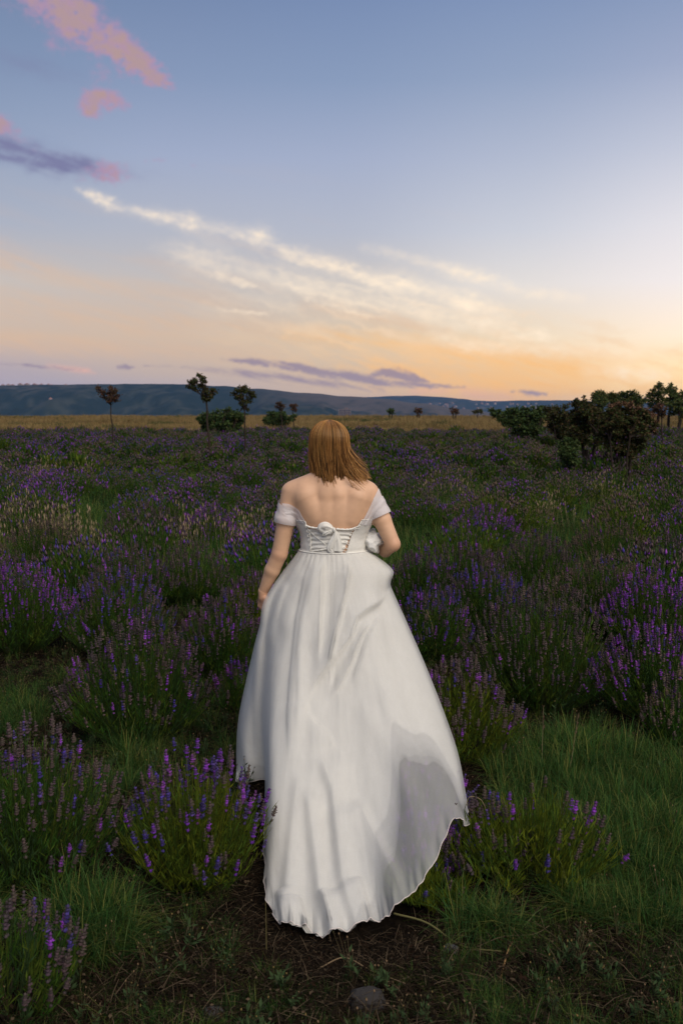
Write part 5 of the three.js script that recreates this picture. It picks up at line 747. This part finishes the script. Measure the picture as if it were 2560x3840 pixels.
// skirt: ribs from waist to hem, the train swept back towards the viewer, its right side lifted by the wind
{
  const ribs = [ // [t, px, py, depth]
    [[0, 762, 1271, 4.335], [0.06, 762, 1320, 4.29], [0.14, 761, 1400, 4.21], [0.4, 760, 1610, 3.93], [0.7, 760, 1880, 3.47], [1, 764, 2156, 2.91]],
    [[0, 778, 1271, 4.335], [0.06, 781, 1320, 4.285], [0.14, 783, 1400, 4.2], [0.4, 792, 1600, 3.93], [0.7, 815, 1860, 3.5], [1, 856, 2128, 2.97]],
    [[0, 795, 1270, 4.34], [0.06, 803, 1318, 4.28], [0.14, 812, 1395, 4.2], [0.4, 840, 1590, 3.93], [0.7, 872, 1830, 3.52], [1, 908, 2092, 2.97]],
    [[0, 818, 1270, 4.355], [0.06, 842, 1315, 4.29], [0.14, 850, 1390, 4.22], [0.4, 888, 1580, 3.94], [0.7, 935, 1780, 3.57], [1, 984, 2000, 3.06]],
    [[0, 838, 1269, 4.39], [0.06, 880, 1310, 4.34], [0.14, 876, 1380, 4.28], [0.4, 932, 1575, 4.01], [0.7, 985, 1730, 3.72], [1, 1041, 1880, 3.3]],
    [[0, 845, 1268, 4.45], [0.06, 901, 1308, 4.41], [0.1, 897, 1336, 4.39], [0.13, 896, 1352, 4.38], [0.25, 930, 1425, 4.33], [0.5, 997, 1580, 4.16], [0.78, 1052, 1740, 3.9], [0.92, 1070, 1830, 3.64], [1, 1077, 1890, 3.42]],
    [[0, 838, 1268, 4.53], [0.1, 880, 1330, 4.6], [0.25, 915, 1430, 4.6], [0.5, 960, 1560, 4.55], [0.78, 1010, 1680, 4.4], [1, 1040, 1790, 4.15]],
    [[0, 800, 1267, 4.57], [0.1, 830, 1330, 4.66], [0.3, 850, 1450, 4.72], [0.6, 870, 1580, 4.75], [1, 890, 1720, 4.62]],
    [[0, 740, 1267, 4.57], [0.1, 720, 1330, 4.68], [0.3, 710, 1450, 4.76], [0.6, 700, 1580, 4.8], [1, 700, 1708, 4.72]],
    [[0, 700, 1268, 4.54], [0.1, 655, 1335, 4.6], [0.3, 606, 1450, 4.66], [0.6, 568, 1600, 4.66], [0.85, 554, 1710, 4.58], [1, 552, 1788, 4.28]],
    [[0, 690, 1270, 4.47], [0.06, 642, 1322, 4.44], [0.14, 606, 1380, 4.41], [0.22, 597, 1430, 4.4], [0.45, 582, 1560, 4.38], [0.75, 557, 1690, 4.33], [1, 570, 1797, 4.19]],
    [[0, 692, 1270, 4.43], [0.06, 655, 1322, 4.4], [0.14, 624, 1390, 4.37], [0.4, 603, 1580, 4.28], [0.7, 606, 1700, 4.22], [1, 616, 1800, 4.16]],
    [[0, 698, 1271, 4.39], [0.06, 668, 1324, 4.35], [0.14, 640, 1400, 4.3], [0.4, 612, 1620, 4.08], [0.7, 612, 1800, 3.8], [1, 610, 1950, 3.52]],
    [[0, 712, 1271, 4.36], [0.06, 694, 1322, 4.32], [0.14, 668, 1400, 4.25], [0.4, 634, 1620, 4.0], [0.7, 618, 1850, 3.6], [1, 614, 2064, 3.15]],
    [[0, 728, 1271, 4.345], [0.06, 718, 1322, 4.3], [0.14, 700, 1400, 4.23], [0.4, 672, 1610, 3.96], [0.7, 652, 1880, 3.48], [1, 648, 2126, 2.98]],
    [[0, 745, 1271, 4.337], [0.06, 741, 1320, 4.29], [0.14, 733, 1400, 4.21], [0.4, 718, 1610, 3.94], [0.7, 704, 1880, 3.46], [1, 704, 2140, 2.95]],
  ].map((rb) => { const w = rb.map(([t, x, y, d]) => [t, L3(x, y, d)]); const p0 = w[0][1], phi = Math.atan2(p0.x - AX.x, p0.z - AX.z); w[0][1] = radial(torsoF, AX, yB + 0.002, phi, 0.012); return w; });
  const hermite = (w, t) => { let i = 0; while (i < w.length - 2 && t > w[i + 1][0]) i++; const [t0, a] = w[i], [t1, b] = w[i + 1], pa = w[Math.max(0, i - 1)], pb = w[Math.min(w.length - 1, i + 2)], h = t1 - t0, u = (t - t0) / h; const m0 = b.clone().sub(pa[1]).multiplyScalar(h / Math.max(1e-6, t1 - pa[0])), m1 = pb[1].clone().sub(a).multiplyScalar(h / Math.max(1e-6, pb[0] - t0)); const u2 = u * u, u3 = u2 * u; return a.clone().multiplyScalar(2 * u3 - 3 * u2 + 1).addScaledVector(m0, u3 - 2 * u2 + u).addScaledVector(b, -2 * u3 + 3 * u2).addScaledVector(m1, u3 - u2); };
  const NU = 440, NV = 220, nr = ribs.length, P = [], tmp = [];
  for (let j = 0; j <= NV; j++) { const t = j / NV, row = ribs.map((w) => hermite(w, t)); for (let i = 0; i < NU; i++) { const s = (i / NU) * nr, k = Math.floor(s), u = s - k, a = row[(k + nr - 1) % nr], b = row[k], c = row[(k + 1) % nr], d = row[(k + 2) % nr]; const q = V(); for (const ax of ['x', 'y', 'z']) q[ax] = 0.5 * (2 * b[ax] + (c[ax] - a[ax]) * u + (2 * a[ax] - 5 * b[ax] + 4 * c[ax] - d[ax]) * u * u + (3 * b[ax] - a[ax] - 3 * c[ax] + d[ax]) * u * u * u); P.push(q); } }
  const at2 = (i, j) => P[clamp(j, 0, NV) * NU + ((i + NU) % NU)];
  const normals = () => { const N = []; for (let j = 0; j <= NV; j++) for (let i = 0; i < NU; i++) { const a = at2(i + 1, j).clone().sub(at2(i - 1, j)), b = at2(i, Math.min(NV, j + 1)).clone().sub(at2(i, Math.max(0, j - 1))); N.push(V().crossVectors(b, a).normalize()); } return N; };
  let N = normals(); { const mid = (NV >> 1) * NU; if (N[mid].z < 0) N.forEach((n) => n.negate()); }
  // folds as ridges: a line in the view from the back, the reach to its left and right, and its height (metres)
  const folds = [
    [[[722, 1276], [704, 1335], [685, 1424], [676, 1522], [668, 1640], [664, 1760]], 6, 28, 0.018], [[[734, 1276], [720, 1340], [700, 1420], [692, 1500], [690, 1600], [684, 1720]], 8, 20, 0.012],
    [[[745, 1276], [740, 1312], [736, 1400], [733, 1475], [730, 1540]], 28, 5, 0.02], [[[794, 1276], [802, 1312], [793, 1368], [776, 1447], [764, 1520], [752, 1600]], 34, 5, 0.027],
    [[[893, 1356], [863, 1388], [843, 1402], [819, 1421], [806, 1464], [783, 1497], [755, 1534], [722, 1575], [702, 1625]], 38, 6, 0.024], [[[858, 1420], [838, 1446], [822, 1478], [806, 1520], [784, 1570], [750, 1610]], 14, 5, 0.016], [[[880, 1400], [845, 1460], [826, 1520], [806, 1580]], 5, 40, 0.012],
    [[[701, 1610], [702, 1640], [725, 1668], [752, 1690], [775, 1730]], 30, 7, 0.012],
    [[[735, 1720], [750, 1780], [762, 1822], [785, 2026], [811, 2139], [816, 2165]], 13, 46, 0.026], [[[815, 1830], [850, 1897], [909, 2014], [930, 2070]], 60, 12, 0.022], [[[690, 1760], [678, 1850], [664, 1975], [652, 2100]], 13, 30, 0.012], [[[705, 1800], [716, 1900], [732, 2048], [752, 2140]], 13, 30, 0.018],
    [[[738, 2050], [752, 2110], [770, 2170]], 10, 40, 0.03], [[[680, 2060], [694, 2110], [708, 2150]], 30, 9, 0.026], [[[640, 2040], [650, 2090], [660, 2140]], 9, 26, 0.02], [[[820, 2020], [838, 2080], [858, 2140]], 34, 9, 0.024],
    [[[880, 1560], [930, 1670], [1000, 1800], [1040, 1860]], 22, 22, 0.007], [[[905, 1500], [960, 1620], [1030, 1760]], 16, 26, 0.007], [[[820, 1600], [880, 1700], [960, 1850], [1000, 1960]], 26, 20, 0.008],
    [[[640, 1450], [628, 1560], [626, 1700], [632, 1850], [630, 2020]], 10, 22, 0.012], [[[597, 1440], [590, 1550], [590, 1650], [594, 1790]], 8, 8, 0.01], [[[660, 1330], [628, 1420], [612, 1500]], 18, 6, 0.009], [[[700, 1300], [660, 1380], [640, 1470]], 12, 16, 0.008],
  ];
  const segs = folds.map(([pts, wl, wr, A]) => { let L = 0; const s = []; for (let i = 0; i + 1 < pts.length; i++) { const d = Math.hypot(pts[i + 1][0] - pts[i][0], pts[i + 1][1] - pts[i][1]); s.push([...pts[i], ...pts[i + 1], L, d]); L += d; } return { s, L, wl, wr, A, hem: pts[pts.length - 1][1] > 2030 }; });
  for (let j = 0; j <= NV; j++) for (let i = 0; i < NU; i++) {
    const k = j * NU + i, p = P[k], n = N[k], t = j / NV, s = i / NU; let h = 0;
    const ang = s * Math.PI * 2, cx = Math.cos(ang), sx = Math.sin(ang);
    // soft gathers everywhere, opening towards the hem
    h += (0.004 + 0.014 * t) * fbm(cx * 2.6, t * 0.8, sx * 2.6, 2) * smooth(0, 0.08, t) * 1.3;
    h += 0.001 * Math.sin(s * nr * 9 + 5 * fbm(cx * 2, t * 1.2, sx * 2, 2)) * smooth(0.09, 0.01, t) * smooth(0, 0.01, t);
    h += 0.0016 * fbm(cx * 7 + t * 2, t * 7, sx * 7, 4) * smooth(0, 0.1, t);
    if (n.z > -0.1) {
      const w = p.clone().add(ORI).sub(V(0, EYE, 0)), dd = w.y * -SP + w.z * -CP, px = 784 + (PX * w.x) / dd, py = 1176 - (PX * (w.y * CP + w.z * -SP)) / dd;
      for (const f of segs) {
        let best = 1e9, side = 1, along = 0;
        for (const [ax, ay, bx, by, l0, d] of f.s) { const ex = (bx - ax) / d, ey = (by - ay) / d, u = (px - ax) * ex + (py - ay) * ey, uc = clamp(u, 0, d), qx = px - ax - ex * uc, qy = py - ay - ey * uc, e = Math.hypot(qx, qy); if (e < best) { best = e; side = ex * (py - ay) - ey * (px - ax); along = l0 + uc; } }
        // lines are drawn downwards, so a positive side lies to the left in the picture
        const wd = side > 0 ? f.wl : f.wr; if (best > wd * 2.6) continue;
        const fade = smooth(0, 0.16, along / f.L) * (f.hem ? 1 : smooth(1, 0.72, along / f.L));
        h += f.A * Math.exp(-((best / wd) ** 2)) * fade * smooth(-0.1, 0.25, n.z);
      }
    }
    const hem = smooth(0.93, 1, t); h += hem * (0.006 * Math.sin(s * 210 + 4 * fbm(cx * 8, 1, sx * 8, 2)) + 0.012 * fbm(cx * 9, 3, sx * 9, 2));
    p.addScaledVector(n, h); if (p.y < 0.012) p.y = 0.012 + 0.15 * Math.max(-0.03, p.y - 0.012);
  }
  N = normals(); { const mid = (NV >> 1) * NU; if (N[mid].z < 0) N.forEach((n) => n.negate()); }
  const grid = (inset, tmax, st = 1) => { const pos = [], nor = [], uv = [], ix = []; const gu = NU / st, gv = NV / st; for (let jj = 0; jj <= gv; jj++) for (let i0 = 0; i0 <= gu; i0++) { const i = i0 * st, j = jj * st, ii = i % NU, tt = (j / NV) * tmax(ii / NU) * NV, ja = Math.floor(tt), jb = Math.min(NV, ja + 1), f = tt - ja, a = P[ja * NU + ii], b = P[jb * NU + ii], na = N[ja * NU + ii], nb = N[jb * NU + ii], nx = lerp(na.x, nb.x, f), ny = lerp(na.y, nb.y, f), nz = lerp(na.z, nb.z, f), k = inset * smooth(0, 0.05, j / NV); pos.push(lerp(a.x, b.x, f) - nx * k, Math.max(0.008, lerp(a.y, b.y, f) - ny * k), lerp(a.z, b.z, f) - nz * k); nor.push(nx, ny, nz); uv.push((i / NU) * 22, (j / NV) * 14); } for (let j = 0; j < gv; j++) for (let i = 0; i < gu; i++) { const a = j * (gu + 1) + i; ix.push(a, a + gu + 2, a + 1, a, a + gu + 1, a + gu + 2); } const g = new THREE.BufferGeometry(); g.setAttribute('position', new THREE.Float32BufferAttribute(pos, 3)); g.setAttribute('normal', new THREE.Float32BufferAttribute(nor, 3)); g.setAttribute('uv', new THREE.Float32BufferAttribute(uv, 2)); g.setIndex(ix); return g; };
  const skirt = mesh('skirt', grid(0, () => 1), organza, person);
  const lim = [1.05, 1.0, 0.8, 0.56, 0.64, 0.9, 0.95, 0.96, 0.96, 0.93, 0.93, 0.98, 1.03, 1.04, 1.05, 1.05];
  const tmax = (s) => { const q = s * nr, k = Math.floor(q), u = q - k; return lerp(lim[k % nr], lim[(k + 1) % nr], u * u * (3 - 2 * u)) + 0.02 * fbm(Math.cos(s * 6.28) * 4, Math.sin(s * 6.28) * 4, 2, 3); };
  mesh('lining', grid(0.02, (s) => Math.min(0.994, tmax(s) - 0.05), 2), lining, skirt); [0.0, 0.03, 0.06, 0.09].forEach((more, q) => mesh('tulle_layer', grid(0.017 - q * 0.0025, (s) => Math.min(0.994, tmax(s) + more + 0.045 * fbm(Math.cos(s * 6.28) * 5, Math.sin(s * 6.28) * 5, 7 + q * 3, 3)), 2), veil, skirt));
  const hb = new GB(), hp = []; for (let i = 0; i <= NU; i++) hp.push(P[NV * NU + (i % NU)].clone()); hb.tube(hp, hp.map(() => 0.0013), 5, [1, 1, 1]); mesh('hem', hb.build(), cloth({ color: new THREE.Color(0.7, 0.6, 0.54) }), skirt);
  const zb = new GB(), zp = []; for (let j = 2; j < 24; j++) zp.push(P[j * NU].clone().addScaledVector(N[j * NU], 0.001)); zb.tube(zp, zp.map(() => 0.0007), 4, [1, 1, 1]); mesh('back_seam', zb.build(), satin, skirt);
  const wb = new GB(), wp = []; for (let i = 0; i <= 90; i++) wp.push(radial(torsoF, AX, yB + 0.001, (i / 90) * 6.2832, 0.013)); wb.tube(wp, wp.map(() => 0.0035), 6, [1, 1, 1]); mesh('waist_seam', wb.build(), satin, person);
}
renderer.render(scene, camera);
